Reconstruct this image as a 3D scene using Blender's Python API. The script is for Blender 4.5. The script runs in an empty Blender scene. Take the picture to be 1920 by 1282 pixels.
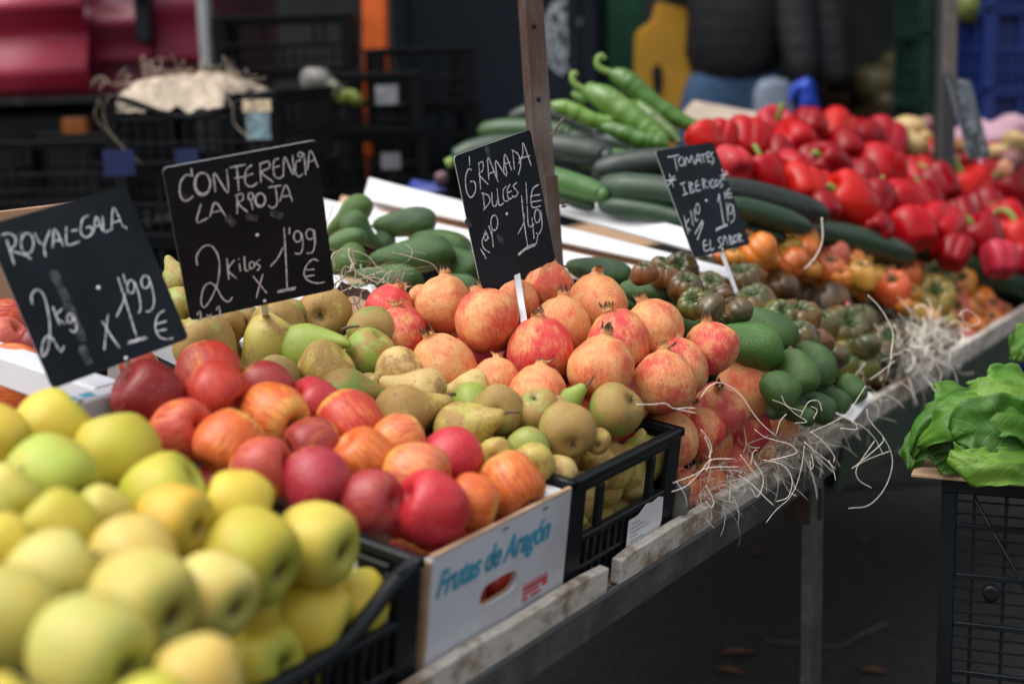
import bpy, bmesh, math, random
from mathutils import Vector, Matrix, noise
random.seed(7)
R = math.radians
scn = bpy.context.scene
col = scn.collection

# ------------------------------------------------------------------ camera
FPX, CX, CY = 2667.0, 960.0, 641.0            # focal length and centre for a 1920 px wide frame
PITCH, ROLL, EYE = R(11.2), R(1.7), 1.35
cp, sp, cr, sr = math.cos(PITCH), math.sin(PITCH), math.cos(ROLL), math.sin(ROLL)
CAMR = Matrix(((cr, -sr, 0), (sr, cr, 0), (0, 0, 1))) @ Matrix(((1, 0, 0), (0, sp, cp), (0, cp, -sp)))  # rows: right, up, forward
EYEP = Vector((0, 0, EYE))
cam_d = bpy.data.cameras.new('camera'); cam = bpy.data.objects.new('camera', cam_d); col.objects.link(cam)
cx_, cy_, cz_ = CAMR.row[0], CAMR.row[1], CAMR.row[2]
cam.matrix_world = Matrix(((cx_[0], cy_[0], -cz_[0], 0), (cx_[1], cy_[1], -cz_[1], 0), (cx_[2], cy_[2], -cz_[2], EYE), (0, 0, 0, 1)))
cam_d.lens = 50; cam_d.sensor_width = 36; cam_d.clip_end = 400; cam_d.clip_start = .05
cam_d.dof.use_dof = True; cam_d.dof.focus_distance = 1.93; cam_d.dof.aperture_fstop = 2.2; cam_d.dof.aperture_blades = 9
scn.camera = cam

# ------------------------------------------------------------------ sky, sun, exposure
w = bpy.data.worlds.new('World'); scn.world = w; w.use_nodes = True
nt = w.node_tree; bg = nt.nodes['Background']
sky = nt.nodes.new('ShaderNodeTexSky'); sky.sky_type = 'NISHITA'; sky.sun_disc = False
SUN_EL, SUN_AZ = R(62), R(-110)
sky.sun_elevation = SUN_EL; sky.sun_rotation = SUN_AZ; sky.air_density = 1.0; sky.dust_density = 5.0; sky.ozone_density = .6
hs = nt.nodes.new('ShaderNodeHueSaturation'); hs.inputs['Saturation'].default_value = .25
nt.links.new(sky.outputs[0], hs.inputs['Color']); nt.links.new(hs.outputs[0], bg.inputs[0]); bg.inputs[1].default_value = .15
sd = bpy.data.lights.new('sun', 'SUN'); sd.energy = .95; sd.angle = R(85); sd.color = (1, .96, .91)
sun = bpy.data.objects.new('sun', sd); col.objects.link(sun)
sdir = Vector((math.sin(SUN_AZ) * math.cos(SUN_EL), math.cos(SUN_AZ) * math.cos(SUN_EL), math.sin(SUN_EL)))
sun.rotation_euler = sdir.to_track_quat('Z', 'Y').to_euler(); sun.location = (0, 0, 6)
scn.view_settings.view_transform = 'Standard'; scn.view_settings.look = 'None'; scn.view_settings.gamma = 1
scn.view_settings.exposure = 0.5
scn.cycles.use_denoising = True; scn.cycles.max_bounces = 6; scn.cycles.sample_clamp_indirect = 6

# ------------------------------------------------------------------ frames
TA, TT = R(34.0), R(7.5)                       # the stall runs 34 degrees to the right and its top tips 7.5 degrees to the customer
U = Vector((math.sin(TA), math.cos(TA), 0))
V = Vector((-math.cos(TA) * math.cos(TT), math.sin(TA) * math.cos(TT), math.sin(TT)))
W = U.cross(V)
def ray(x, y): return CAMR.transposed() @ Vector(((x - CX) / FPX, -(y - CY) / FPX, 1))
def at(x, y, d): return EYEP + ray(x, y) * d
ORG = at(803, 1041, 1.42) - V * .02 - W * .155
TM = Matrix(((U.x, V.x, W.x, ORG.x), (U.y, V.y, W.y, ORG.y), (U.z, V.z, W.z, ORG.z), (0, 0, 0, 1)))
TMI = TM.inverted()
def tb(u, v, w_): return TM @ Vector((u, v, w_))
def on_plane(x, y, p, n):
    d = ray(x, y); return EYEP + d * ((p - EYEP).dot(n) / d.dot(n))
def tdepth(p): return (p - EYEP).dot(CAMR.row[2])
def camdir(r, u, a):                            # right, up, away from the eye
    return (CAMR.transposed() @ Vector((r, u, a))).normalized()

# ------------------------------------------------------------------ object helpers
def tag(o, label=None, cat=None, group=None, kind=None):
    if label: o['label'] = label
    if cat: o['category'] = cat
    if group: o['group'] = group
    if kind: o['kind'] = kind
    return o
def mesh(name, verts, faces, smooth=True):
    m = bpy.data.meshes.new(name); m.from_pydata([tuple(v) for v in verts], [], faces)
    if smooth: m.polygons.foreach_set('use_smooth', [True] * len(m.polygons))
    m.update(); return m
def obj(name, me, mat=None, parent=None, mw=None, color=None):
    o = bpy.data.objects.new(name, me); col.objects.link(o)
    if mat is not None and me is not None and len(me.materials) == 0: me.materials.append(mat)
    if parent is not None: o.parent = parent
    if mw is not None:
        if parent is None: o.matrix_world = mw
        else: o.matrix_basis = mw
    if color: o.color = color
    return o
def empty(name, mw=None):
    o = bpy.data.objects.new(name, None); col.objects.link(o); o.empty_display_size = .05
    if mw is not None: o.matrix_world = mw
    return o
def basis(x, y, z, loc): return Matrix(((x[0], y[0], z[0], loc[0]), (x[1], y[1], z[1], loc[1]), (x[2], y[2], z[2], loc[2]), (0, 0, 0, 1)))
def zframe(axis, loc, s=1, spin=0.0, ref=None):
    z = Vector(axis).normalized(); r = ref or Vector((.3, .2, 1))
    if abs(z.dot(r.normalized())) > .95: r = Vector((1, .1, 0))
    x = r.cross(z).normalized(); y = z.cross(x)
    c, s_ = math.cos(spin), math.sin(spin)
    x2 = x * c + y * s_; y2 = y * c - x * s_
    if isinstance(s, (int, float)): s = (s, s, s)
    return basis(x2 * s[0], y2 * s[1], z * s[2], loc)
def boxes(name, lst, bevel=.0015, smooth=False):
    """one mesh from boxes (x0,x1,y0,y1,z0,z1)"""
    bm = bmesh.new()
    for b in lst:
        x0, x1, y0, y1, z0, z1 = b[:6]
        r = bmesh.ops.create_cube(bm, size=1, matrix=Matrix.Translation(((x0 + x1) / 2, (y0 + y1) / 2, (z0 + z1) / 2)) @ Matrix.Diagonal((x1 - x0, y1 - y0, z1 - z0, 1)))
        if len(b) > 6: bmesh.ops.transform(bm, matrix=b[6], verts=r['verts'])
    if bevel: bmesh.ops.bevel(bm, geom=bm.edges[:], offset=bevel, segments=1, affect='EDGES', clamp_overlap=True)
    m = bpy.data.meshes.new(name); bm.to_mesh(m); bm.free(); return m
def cat_rom(pts, n=6):
    pts = [Vector(p) for p in pts]
    if len(pts) < 3: return pts
    out = []; P = [pts[0] * 2 - pts[1]] + pts + [pts[-1] * 2 - pts[-2]]
    for i in range(1, len(P) - 2):
        for k in range(n):
            t = k / n; a, b, c, d = P[i - 1], P[i], P[i + 1], P[i + 2]
            out.append(.5 * ((2 * b) + (c - a) * t + (2 * a - 5 * b + 4 * c - d) * t * t + (3 * b - a - 3 * c + d) * t ** 3))
    out.append(pts[-1]); return out
def tube_geo(pts, rad, seg=10, verts=None, faces=None, flat=1.0, cap=True, ref=Vector((.13, .2, 1))):
    """swept tube; rad is a number or list"""
    if verts is None: verts, faces = [], []
    n = len(pts); base = len(verts); up = ref.copy()
    for i, p in enumerate(pts):
        t = (pts[min(i + 1, n - 1)] - pts[max(i - 1, 0)])
        if t.length < 1e-9: t = Vector((0, 0, 1))
        t.normalize(); x = up.cross(t)
        if x.length < 1e-4: x = Vector((1, .1, 0)).cross(t)
        x.normalize(); y = t.cross(x); up = y
        r = rad[i] if isinstance(rad, (list, tuple)) else rad
        for k in range(seg):
            a = 2 * math.pi * k / seg
            verts.append(p + x * (math.cos(a) * r) + y * (math.sin(a) * r * flat))
    for i in range(n - 1):
        for k in range(seg):
            a = base + i * seg + k; b = base + i * seg + (k + 1) % seg
            faces.append((a, b, b + seg, a + seg))
    if cap:
        faces.append(tuple(base + k for k in range(seg))[::-1]); faces.append(tuple(base + (n - 1) * seg + k for k in range(seg)))
    return verts, faces
def tube(name, pts, rad, seg=10, **k):
    v, f = tube_geo([Vector(p) for p in pts], rad, seg, **k); return mesh(name, v, f)

# ------------------------------------------------------------------ materials
class N:
    def __init__(s, name):
        s.m = bpy.data.materials.new(name); s.m.use_nodes = True; s.t = s.m.node_tree
        s.b = s.t.nodes['Principled BSDF']
    def nd(s, ty, **k):
        n = s.t.nodes.new('ShaderNode' + ty)
        for a, v in k.items(): setattr(n, a, v)
        return n
    def put(s, inp, v):
        if hasattr(v, 'links') or isinstance(v, bpy.types.NodeSocket): s.t.links.new(v, inp)
        elif isinstance(v, (tuple, list)) and len(v) == 3 and inp.type == 'RGBA': inp.default_value = (*v, 1)
        else: inp.default_value = v
    def math(s, op, a, b=0.0, c=None, clamp=False):
        n = s.nd('Math', operation=op, use_clamp=clamp); s.put(n.inputs[0], a); s.put(n.inputs[1], b)
        if c is not None: s.put(n.inputs[2], c)
        return n.outputs[0]
    def mix(s, f, a, b, mode='MIX'):
        n = s.nd('Mix', data_type='RGBA', blend_type=mode); s.put(n.inputs[0], f); s.put(n.inputs[6], a); s.put(n.inputs[7], b); return n.outputs[2]
    def ramp(s, f, lo, hi, smooth=True):
        n = s.nd('MapRange', interpolation_type='SMOOTHSTEP' if smooth else 'LINEAR'); s.put(n.inputs[0], f); s.put(n.inputs[1], lo); s.put(n.inputs[2], hi); return n.outputs[0]
    def coords(s, scale=(1, 1, 1), rnd=True):
        tc = s.nd('TexCoord'); mp = s.nd('Mapping'); s.t.links.new(tc.outputs['Object'], mp.inputs[0]); mp.inputs[3].default_value = scale
        if rnd:
            oi = s.nd('ObjectInfo'); sc = s.math('MULTIPLY', oi.outputs['Random'], 97.0)
            s.t.links.new(sc, mp.inputs[1]); s.oi = oi
        return mp.outputs[0]
    def noise(s, vec, scale, detail=3, rough=.55, dist=0.0, out=0):
        n = s.nd('TexNoise'); s.t.links.new(vec, n.inputs['Vector']); n.inputs['Scale'].default_value = scale; n.inputs['Detail'].default_value = detail
        n.inputs['Roughness'].default_value = rough; n.inputs['Distortion'].default_value = dist; return n.outputs[out]
    def vor(s, vec, scale, rnd=1.0, out='Distance'):
        n = s.nd('TexVoronoi'); s.t.links.new(vec, n.inputs['Vector']); n.inputs['Scale'].default_value = scale; n.inputs['Randomness'].default_value = rnd; return n.outputs[out]
    def bump(s, h, strength=.3, dist=.001):
        n = s.nd('Bump'); s.put(n.inputs['Height'], h); n.inputs['Strength'].default_value = strength; n.inputs['Distance'].default_value = dist
        s.t.links.new(n.outputs[0], s.b.inputs['Normal'])
    def set(s, col=None, rough=.5, sss=0, coat=0, metal=0, spec=.5, sssr=(1, .5, .3)):
        if col is not None: s.put(s.b.inputs['Base Color'], col)
        s.put(s.b.inputs['Roughness'], rough)
        s.b.inputs['Metallic'].default_value = metal; s.b.inputs['Coat Weight'].default_value = coat; s.b.inputs['Coat Roughness'].default_value = .12
        s.b.inputs['Specular IOR Level'].default_value = spec
        if sss: s.b.inputs['Subsurface Weight'].default_value = sss; s.b.inputs['Subsurface Scale'].default_value = .01; s.b.inputs['Subsurface Radius'].default_value = sssr
        return s.m
def simple(name, c, rough=.6, var=.25, scale=12, bump=0.0, metal=0, dirt=None, coat=0, spec=.5):
    n = N(name); v = n.coords(rnd=True); f = n.noise(v, scale, 5, .6)
    c2 = tuple(x * (1 - var) for x in c); c3 = tuple(min(1, x * (1 + var)) for x in c)
    k = n.mix(n.ramp(f, .3, .7), c2, c3)
    if dirt:
        d = n.noise(v, scale * .37, 6, .7); k = n.mix(n.ramp(d, .5, .72), k, dirt)
    n.set(k, rough, metal=metal, coat=coat, spec=spec)
    if bump: n.bump(f, bump, .002)
    return n.m
def xyz(n):
    tc = n.nd('TexCoord'); s = n.nd('SeparateXYZ'); n.t.links.new(tc.outputs['Object'], s.inputs[0]); return s.outputs
def angle_vec(n, ka=2.0, kz=1.0):
    """vector made of longitude (as a circle) and a slow z: streaks along meridians"""
    o = xyz(n); a = n.math('ARCTAN2', o[1], o[0]); cs = n.math('MULTIPLY', n.math('COSINE', a), ka); sn = n.math('MULTIPLY', n.math('SINE', a), ka)
    c = n.nd('CombineXYZ'); n.t.links.new(cs, c.inputs[0]); n.t.links.new(sn, c.inputs[1]); n.t.links.new(n.math('MULTIPLY', o[2], kz), c.inputs[2])
    oi = n.nd('ObjectInfo'); ad = n.nd('VectorMath', operation='ADD'); n.t.links.new(c.outputs[0], ad.inputs[0]); n.t.links.new(n.math('MULTIPLY', oi.outputs['Random'], 53.0), ad.inputs[1])
    return ad.outputs[0], o, oi
M = {}
# golden apple: colour of the object, fading to green or amber
n = N('golden_apple_skin'); v = n.coords(); oc = n.oi.outputs['Color']; f = n.noise(v, 1.3, 3)
k = n.mix(n.ramp(f, .35, .75), oc, n.mix(.45, oc, (.60, .36, .05))); k = n.mix(n.math('MULTIPLY', n.ramp(n.noise(v, 1.9, 2), .5, .8), .5), k, n.mix(.6, oc, (.36, .46, .08)))
o = xyz(n); k = n.mix(n.math('MULTIPLY', n.ramp(n.math('ABSOLUTE', o[2]), .62, .9), .45), k, (.30, .38, .06)); rd = n.math('SQRT', n.math('ADD', n.math('POWER', o[0], 2.0), n.math('POWER', o[1], 2.0))); k = n.mix(n.math('MULTIPLY', n.ramp(rd, .34, .10), .7), k, (.09, .085, .015))
k = n.mix(n.math('MULTIPLY', n.ramp(n.vor(v, 13), .10, .04), .55), k, (.30, .20, .05))
k = n.mix(n.math('MULTIPLY', n.ramp(n.noise(v, 2.2, 6, .7), .62, .74), .35), k, (.36, .22, .06))
M['golden'] = n.set(k, .46, sss=.08, sssr=(1, .8, .2), spec=.4); n.bump(n.noise(v, 30, 2), .05, .01)
# gala: red streaks over yellow
n = N('gala_apple_skin'); v, o, oi = angle_vec(n, 1.6, .35); oc = oi.outputs['Color']; al = oi.outputs['Alpha']
st = n.noise(v, 5.5, 5, .8); v2 = n.coords(); big = n.noise(v2, .95, 2)
cov = n.math('ADD', n.math('MULTIPLY', st, 1.15), n.math('MULTIPLY', big, .85))
cov = n.math('ADD', cov, n.math('SUBTRACT', al, 1.52)); cov = n.math('SUBTRACT', cov, n.math('MULTIPLY', n.ramp(o[2], .5, .86), .5))
f = n.ramp(cov, -.05, .36)
yel = n.mix(n.ramp(big, .3, .7), (.80, .26, .06), (.74, .44, .09)); k = n.mix(f, yel, oc)
k = n.mix(n.math('MULTIPLY', n.ramp(st, .50, .62), .6), k, n.mix(.6, oc, (.20, .01, .02)))
k = n.mix(n.math('MULTIPLY', n.ramp(n.noise(v2, 13, 5, .8), .50, .68), .30), k, (.74, .36, .24)); k = n.mix(n.math('MULTIPLY', n.ramp(n.vor(v2, 16), .09, .04), .5), k, (.75, .45, .22))
M['gala'] = n.set(k, n.math('ADD', .26, n.math('MULTIPLY', big, .16)), sss=.03, sssr=(1, .3, .1), spec=.4); n.bump(n.noise(v2, 25, 2), .04, .01)
# pear: green under russet
n = N('conference_pear_skin'); v = n.coords(); oc = n.oi.outputs['Color']; al = n.oi.outputs['Alpha']; o = xyz(n)
a = n.noise(v, 1.5, 3, .6, .3); b = n.noise(v, 11, 5, .75)
rf = n.math('ADD', n.math('ADD', n.math('MULTIPLY', n.math('SUBTRACT', a, .5), 3.2), n.math('MULTIPLY', n.math('SUBTRACT', b, .5), 2.4)), n.math('MULTIPLY', n.ramp(o[2], .3, -1.0, False), .3))
rf = n.math('ADD', rf, n.math('MULTIPLY', n.math('SUBTRACT', al, 1.0), 1.3)); f = n.ramp(rf, -.22, .22)
rus = n.mix(n.noise(v, 3, 3), (.28, .145, .042), (.45, .26, .085)); k = n.mix(n.math('MULTIPLY', f, .88), oc, rus); k = n.mix(n.math('MULTIPLY', n.ramp(n.noise(v, 16, 5, .8), .56, .66), .35), k, n.mix(.5, oc, (.55, .40, .08)))
k = n.mix(n.math('MULTIPLY', n.ramp(n.vor(v, 7), .17, .08), .7), k, (.10, .06, .025)); k = n.mix(n.math('MULTIPLY', n.ramp(n.noise(v, 5, 4), .64, .7), .6), k, (.13, .08, .04))
M['pear'] = n.set(k, n.math('ADD', .42, n.math('MULTIPLY', f, .22)), sss=.06); n.bump(b, .12, .02)
# pomegranate
n = N('pomegranate_rind'); v, o, oi = angle_vec(n, 1.2, .5); v2 = n.coords(); al = oi.outputs['Alpha']; oc = oi.outputs['Color']
st = n.noise(v, 9, 5, .75); big = n.noise(v2, 1.1, 3, .6)
f = n.ramp(n.math('ADD', n.math('ADD', n.math('MULTIPLY', n.math('SUBTRACT', big, .5), 3.4), n.math('MULTIPLY', n.math('SUBTRACT', st, .5), 1.8)), n.math('SUBTRACT', al, .90)), -.5, .6)
k = n.mix(f, n.mix(n.ramp(n.noise(v2, 2.6, 4), .35, .7), (.74, .39, .15), (.77, .25, .10)), oc)
k = n.mix(n.math('MULTIPLY', n.ramp(st, .48, .70), .4), k, (.52, .06, .05)); k = n.mix(n.math('MULTIPLY', n.ramp(n.noise(v2, 14, 5, .8), .54, .70), .22), k, (.80, .48, .24))
sc = n.ramp(n.noise(v2, 5.5, 8, .85, .5), .585, .63); k = n.mix(n.math('MULTIPLY', sc, .85), k, (.09, .045, .025))
k = n.mix(n.math('MULTIPLY', n.ramp(n.vor(v2, 5), .13, .07), .85), k, (.10, .045, .02))
k = n.mix(n.math('MULTIPLY', n.ramp(o[2], .85, 1.15), .6), k, (.66, .34, .13))
M['pome'] = n.set(k, n.math('ADD', .42, n.math('MULTIPLY', n.noise(v2, 6, 3), .2)), sss=.04, spec=.4); n.bump(n.math('ADD', n.noise(v2, 9, 5, .7), n.math('MULTIPLY', sc, -.6)), .22, .03)
n = N('dried_calyx'); v2 = n.coords(); o = xyz(n); M['calyx'] = n.set(n.mix(n.ramp(o[2], 1.06, 1.24), (.58, .27, .10), n.mix(n.noise(v2, 8, 4), (.035, .018, .012), (.16, .08, .04))), .7)
# avocado
n = N('avocado_skin'); v = n.coords(); oc = n.oi.outputs['Color']; p = n.vor(v, 12); f = n.noise(v, 1.3, 5, .65)
k = n.mix(n.ramp(f, .38, .62), oc, n.mix(.6, oc, (.075, .15, .025))); k = n.mix(n.math('MULTIPLY', n.ramp(p, .25, .05), .4), k, (.20, .32, .10))
k = n.mix(n.math('MULTIPLY', n.ramp(n.noise(v, 3.2, 7, .8), .60, .66), .7), k, (.05, .035, .03))
M['avocado'] = n.set(k, .40, spec=.45); n.bump(n.math('ADD', n.math('MULTIPLY', p, .6), n.noise(v, 26, 3)), .3, .02)
# tomatoes: object colour, deep shoulders
n = N('ribbed_tomato_skin'); v, o, oi = angle_vec(n, 1, .7); v2 = n.coords(); oc = oi.outputs['Color']; al = oi.outputs['Alpha']
rad = n.math('SQRT', n.math('ADD', n.math('POWER', o[0], 2.0), n.math('POWER', o[1], 2.0)))
sh = n.math('MULTIPLY', n.ramp(o[2], -.15, .5), n.ramp(rad, 1.0, .35)); sh = n.math('MULTIPLY', sh, n.math('ADD', .6, n.noise(v, 3, 3)))
k = n.mix(n.ramp(n.noise(v2, 1.4, 3), .35, .7), oc, n.mix(.35, oc, (.35, .12, .02))); k = n.mix(n.math('MULTIPLY', sh, al), k, (.04, .07, .024))
k = n.mix(n.math('MULTIPLY', n.ramp(n.noise(v, 5, 4), .55, .7), n.math('MULTIPLY', al, .5)), k, (.12, .16, .05))
M['tomato'] = n.set(k, .25, sss=.05, coat=.15)
n = N('pepper_skin'); v = n.coords(); oc = n.oi.outputs['Color']; f = n.noise(v, 1.4, 2); M['pepper'] = n.set(n.mix(n.ramp(f, .3, .8), oc, n.mix(.6, oc, (.25, .005, .01))), .2, sss=.0, coat=.0, spec=.26)
n = N('courgette_skin'); v = n.coords(scale=(1, 1, 1)); oc = n.oi.outputs['Color']; f = n.noise(v, 30, 3)
k = n.mix(n.ramp(n.vor(v, 190), .34, .12), oc, n.mix(.35, oc, (.16, .26, .10))); k = n.mix(n.ramp(f, .4, .75), k, n.mix(.4, oc, (.02, .04, .02)))
M['courgette'] = n.set(k, .36); n.bump(n.noise(v, 60, 2), .1, .001)
n = N('green_pepper_skin'); v = n.coords(); oc = n.oi.outputs['Color']; f = n.noise(v, 55, 2, .5, .8); M['longpep'] = n.set(n.mix(n.ramp(n.noise(v, 14, 3), .35, .7), oc, n.mix(.45, oc, (.08, .22, .02))), .26, coat=.2); n.bump(f, .55, .004)
n = N('stem_green'); v = n.coords(); M['stem'] = n.set(n.mix(n.noise(v, 3, 3), (.10, .22, .03), (.26, .38, .08)), .5)
n = N('stem_brown'); v = n.coords(); M['stemb'] = n.set(n.mix(n.noise(v, 4, 3), (.045, .03, .015), (.17, .11, .045)), .7)
n = N('tomato_sepal'); v = n.coords(); M['sepal'] = n.set(n.mix(n.noise(v, 3, 3), (.02, .05, .015), (.09, .15, .04)), .6)
n = N('pale_vegetable_skin'); v = n.coords(); oc = n.oi.outputs['Color']; M['pale'] = n.set(n.mix(n.math('MULTIPLY', n.noise(v, 3, 5, .7), .6), oc, (.25, .14, .06)), .5)
M['black_plastic'] = simple('black_plastic', (.006, .009, .012), .42, .3, 20, .1, spec=.3)
M['bgplastic'] = simple('shaded_black_plastic', (.0035, .0045, .006), .6, .3, 20, .05, spec=.15)  # darker copy of black plastic; shade of background and heap gaps in its colour
M['cardboard'] = simple('brown_cardboard', (.42, .27, .16), .85, .12, 30, .15)
M['tan_card'] = simple('tan_cardboard_base', (.56, .36, .23), .85, .08, 12, .05)
M['whitecard'] = simple('white_coated_cardboard', (.62, .64, .70), .5, .05, 5, .03, dirt=(.45, .44, .45))
M['whitefoam'] = simple('white_box_liner', (.74, .74, .76), .6, .05, 6, .03)
M['wood'] = None
n = N('weathered_white_board'); v = n.coords(scale=(3, 30, 30)); g = n.noise(v, 5, 6, .7, .4); v2 = n.coords()
k = n.mix(n.ramp(g, .3, .7), (.52, .46, .39), (.68, .64, .58)); k = n.mix(n.ramp(n.noise(v2, 9, 6, .75), .47, .62), k, (.27, .19, .13)); M['wood'] = n.set(k, .75); n.bump(g, .5, .002)
n = N('table_steel'); v = n.coords(); k = n.mix(n.ramp(n.noise(v, 14, 7, .75), .4, .68), (.09, .095, .092), (.18, .185, .175)); k = n.mix(n.ramp(n.noise(v, 40, 4, .7), .66, .74), k, (.22, .22, .20)); M['steel'] = n.set(k, .5, metal=.35); n.bump(n.noise(v, 50, 4), .2, .001)
n = N('rusty_post'); v = n.coords(scale=(1, 1, .25)); k = n.mix(n.ramp(n.noise(v, 22, 7, .75), .35, .6), (.085, .062, .052), (.055, .026, .016)); k = n.mix(n.ramp(n.noise(v, 9, 4), .55, .75), k, (.13, .11, .10)); M['rust'] = n.set(k, .65, metal=.3); n.bump(n.noise(v, 60, 5, .7), .4, .002)
M['greenpaint'] = simple('dark_green_painted_panel', (.035, .06, .04), .5, .3, 10, .1, dirt=(.07, .09, .07))
M['asphalt'] = simple('dark_asphalt', (.017, .016, .015), .9, .5, 60, .5, dirt=(.03, .027, .023))
M['slate'] = simple('slate_board', (.010, .014, .020), .5, .3, 9, .03, dirt=(.018, .023, .030), spec=.12)
M['slate_worn'] = simple('smeared_slate_board', (.05, .06, .07), .5, .5, 22, .03, dirt=(.16, .19, .22), spec=.4)
n = N('chalk_marker'); v = n.coords(rnd=False); M['chalk'] = n.set(n.mix(n.ramp(n.noise(v, 320, 4, .7), .34, .56), (.22, .24, .27), (.70, .74, .80)), .9)
n = N('chalk_smear'); v = n.coords(rnd=False); M['smear'] = n.set(n.mix(n.ramp(n.noise(v, 90, 4, .7), .4, .7), (.022, .026, .03), (.11, .12, .14)), .9)
M['pin'] = simple('white_plastic', (.75, .76, .78), .35, .03)
M['teal'] = simple('teal_print', (.035, .28, .42), .6, .2, 40)
M['redprint'] = simple('red_print', (.55, .06, .08), .6, .2, 60)
M['greyprint'] = simple('grey_print', (.25, .26, .3), .6, .2, 60)
M['straw'] = simple('pale_wood_wool', (.86, .80, .70), .7, .12, 30)
M['oldstraw'] = simple('cream_wood_wool', (.46, .38, .29), .8, .25, 30)
# ------------------------------------------------------------------ fruit shapes (unit radius)
def lathe(name, prof, n=36, mod=None):
    """prof: list of (r,z) from top to bottom"""
    vs, fs = [], []
    for j, (r, z) in enumerate(prof):
        for i in range(n):
            a = 2 * math.pi * i / n; x, y, zz = r * math.cos(a), r * math.sin(a), z
            if mod: x, y, zz = mod(a, j / (len(prof) - 1), x, y, zz)
            vs.append((x, y, zz))
    for j in range(len(prof) - 1):
        for i in range(n):
            a, b = j * n + i, j * n + (i + 1) % n; fs.append((a, a + n, b + n, b))
    vs.append((0, 0, sum(v[2] for v in vs[:n]) / n)); t = len(vs) - 1
    vs.append((0, 0, sum(v[2] for v in vs[(len(prof) - 1) * n:len(prof) * n]) / n)); b_ = len(vs) - 1
    L = (len(prof) - 1) * n
    for i in range(n): fs.append((t, i, (i + 1) % n)); fs.append((b_, L + (i + 1) % n, L + i))
    return mesh(name, vs, fs)
def smoothpts(ctrl, k=5): return [(p.x, p.y) for p in cat_rom([(a, b, 0) for a, b in ctrl], k)]
def lump(seed, amp, sc=1.1):
    def f(a, t, x, y, z):
        p = Vector((x, y, z)); q = noise.noise(p * sc + Vector((seed * 7.3, seed * 3.1, 0))); k = 1 + amp * q; return x * k, y * k, z * k
    return f
def apple_mesh(seed, h=.88):
    pr = [(.03, .52), (.10, .60), (.22, .74), (.36, .83), (.52, .86), (.70, .77), (.86, .56), (.965, .30), (1.0, .02), (.975, -.28), (.90, -.55), (.75, -.76), (.54, -.87), (.36, -.86), (.25, -.79), (.15, -.66), (.07, -.53), (.02, -.47)]
    lf = lump(seed, .055)
    def f(a, t, x, y, z):
        x, y, z = lf(a, t, x, y, z); k = 1 + .024 * math.cos(5 * a + seed) * max(0, t - .35); sk = 1 + .025 * math.cos(a + seed)
        return x * k, y * k, z * h / .87 * sk
    return lathe('apple', smoothpts(pr, 3), 36, f)
def pear_mesh(seed, bend):
    pr = [(.02, 1.66), (.14, 1.64), (.24, 1.54), (.32, 1.36), (.42, 1.12), (.56, .86), (.74, .58), (.90, .30), (.98, 0), (1.0, -.22), (.93, -.52), (.76, -.78), (.54, -.92), (.34, -.96), (.18, -.90), (.04, -.84)]
    lf = lump(seed, .12, .9)
    def f(a, t, x, y, z):
        x, y, z = lf(a, t, x, y, z); b = max(0, z) ** 2 * bend; return x + b, y, z
    return lathe('pear', smoothpts(pr, 3), 32, f)
def pome_mesh(seed):
    pr = [(.19, 1.09), (.19, 1.04), (.21, .99), (.28, .935), (.50, .85), (.72, .64), (.90, .40), (.99, .12), (1.0, -.10), (.93, -.42), (.76, -.68), (.52, -.85), (.28, -.93), (.06, -.95)]
    lf = lump(seed, .09, .9)
    def f(a, t, x, y, z):
        x, y, z = lf(a, t, x, y, z); k = 1 + .022 * math.cos(6 * a + seed) * math.sin(math.pi * t); return x * k, y * k, z
    return lathe('pomegranate', smoothpts(pr, 3), 40, f)
def crown_mesh(seed, flare=.35, h=.3):
    """the dried calyx: a short tube ending in six ragged teeth"""
    rnd = random.Random(seed); vs, fs = [], []; n = 24
    hh = [h * (.55 + .6 * rnd.random()) for _ in range(6)]; cu = [rnd.uniform(-.45, flare * .5) for _ in range(6)]
    for side, dr in ((0, 0), (1, -.035)):
        for j in range(6):
            t = j / 5
            for i in range(n):
                a = 2 * math.pi * i / n; ph = (i % 4) / 4; tooth = 1 - abs(ph - .5) * 2; k = i // 4
                ht = .05 + (hh[k] * tooth) if t > .4 else .05
                z = 1.03 + (t / .4 * .05 if t <= .4 else .05 + (t - .4) / .6 * hh[k] * tooth)
                r = .19 + dr + (0 if t <= .4 else cu[k] * ((t - .4) / .6) ** 1.5 * (.4 + tooth) * .4) + .01 * rnd.random()
                vs.append((r * math.cos(a), r * math.sin(a), z))
    for side in (0, 1):
        o = side * 6 * n
        for j in range(5):
            for i in range(n):
                a, b = o + j * n + i, o + j * n + (i + 1) % n; fs.append((a, b, b + n, a + n) if side == 0 else (a, a + n, b + n, b))
    for i in range(n):
        a, b = 5 * n + i, 5 * n + (i + 1) % n; fs.append((a, b, b + 6 * n, a + 6 * n))
    for q in range(26):                                # stamens inside
        a = rnd.random() * 6.28; r = .14 * math.sqrt(rnd.random()); p = Vector((r * math.cos(a), r * math.sin(a), 1.02)); e = p + Vector((rnd.uniform(-.05, .05), rnd.uniform(-.05, .05), rnd.uniform(.06, .14)))
        tube_geo([p, e], .012, 3, vs, fs)
    vs = [Vector(v) for v in vs]; return mesh('crown', vs, fs, False)
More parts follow.
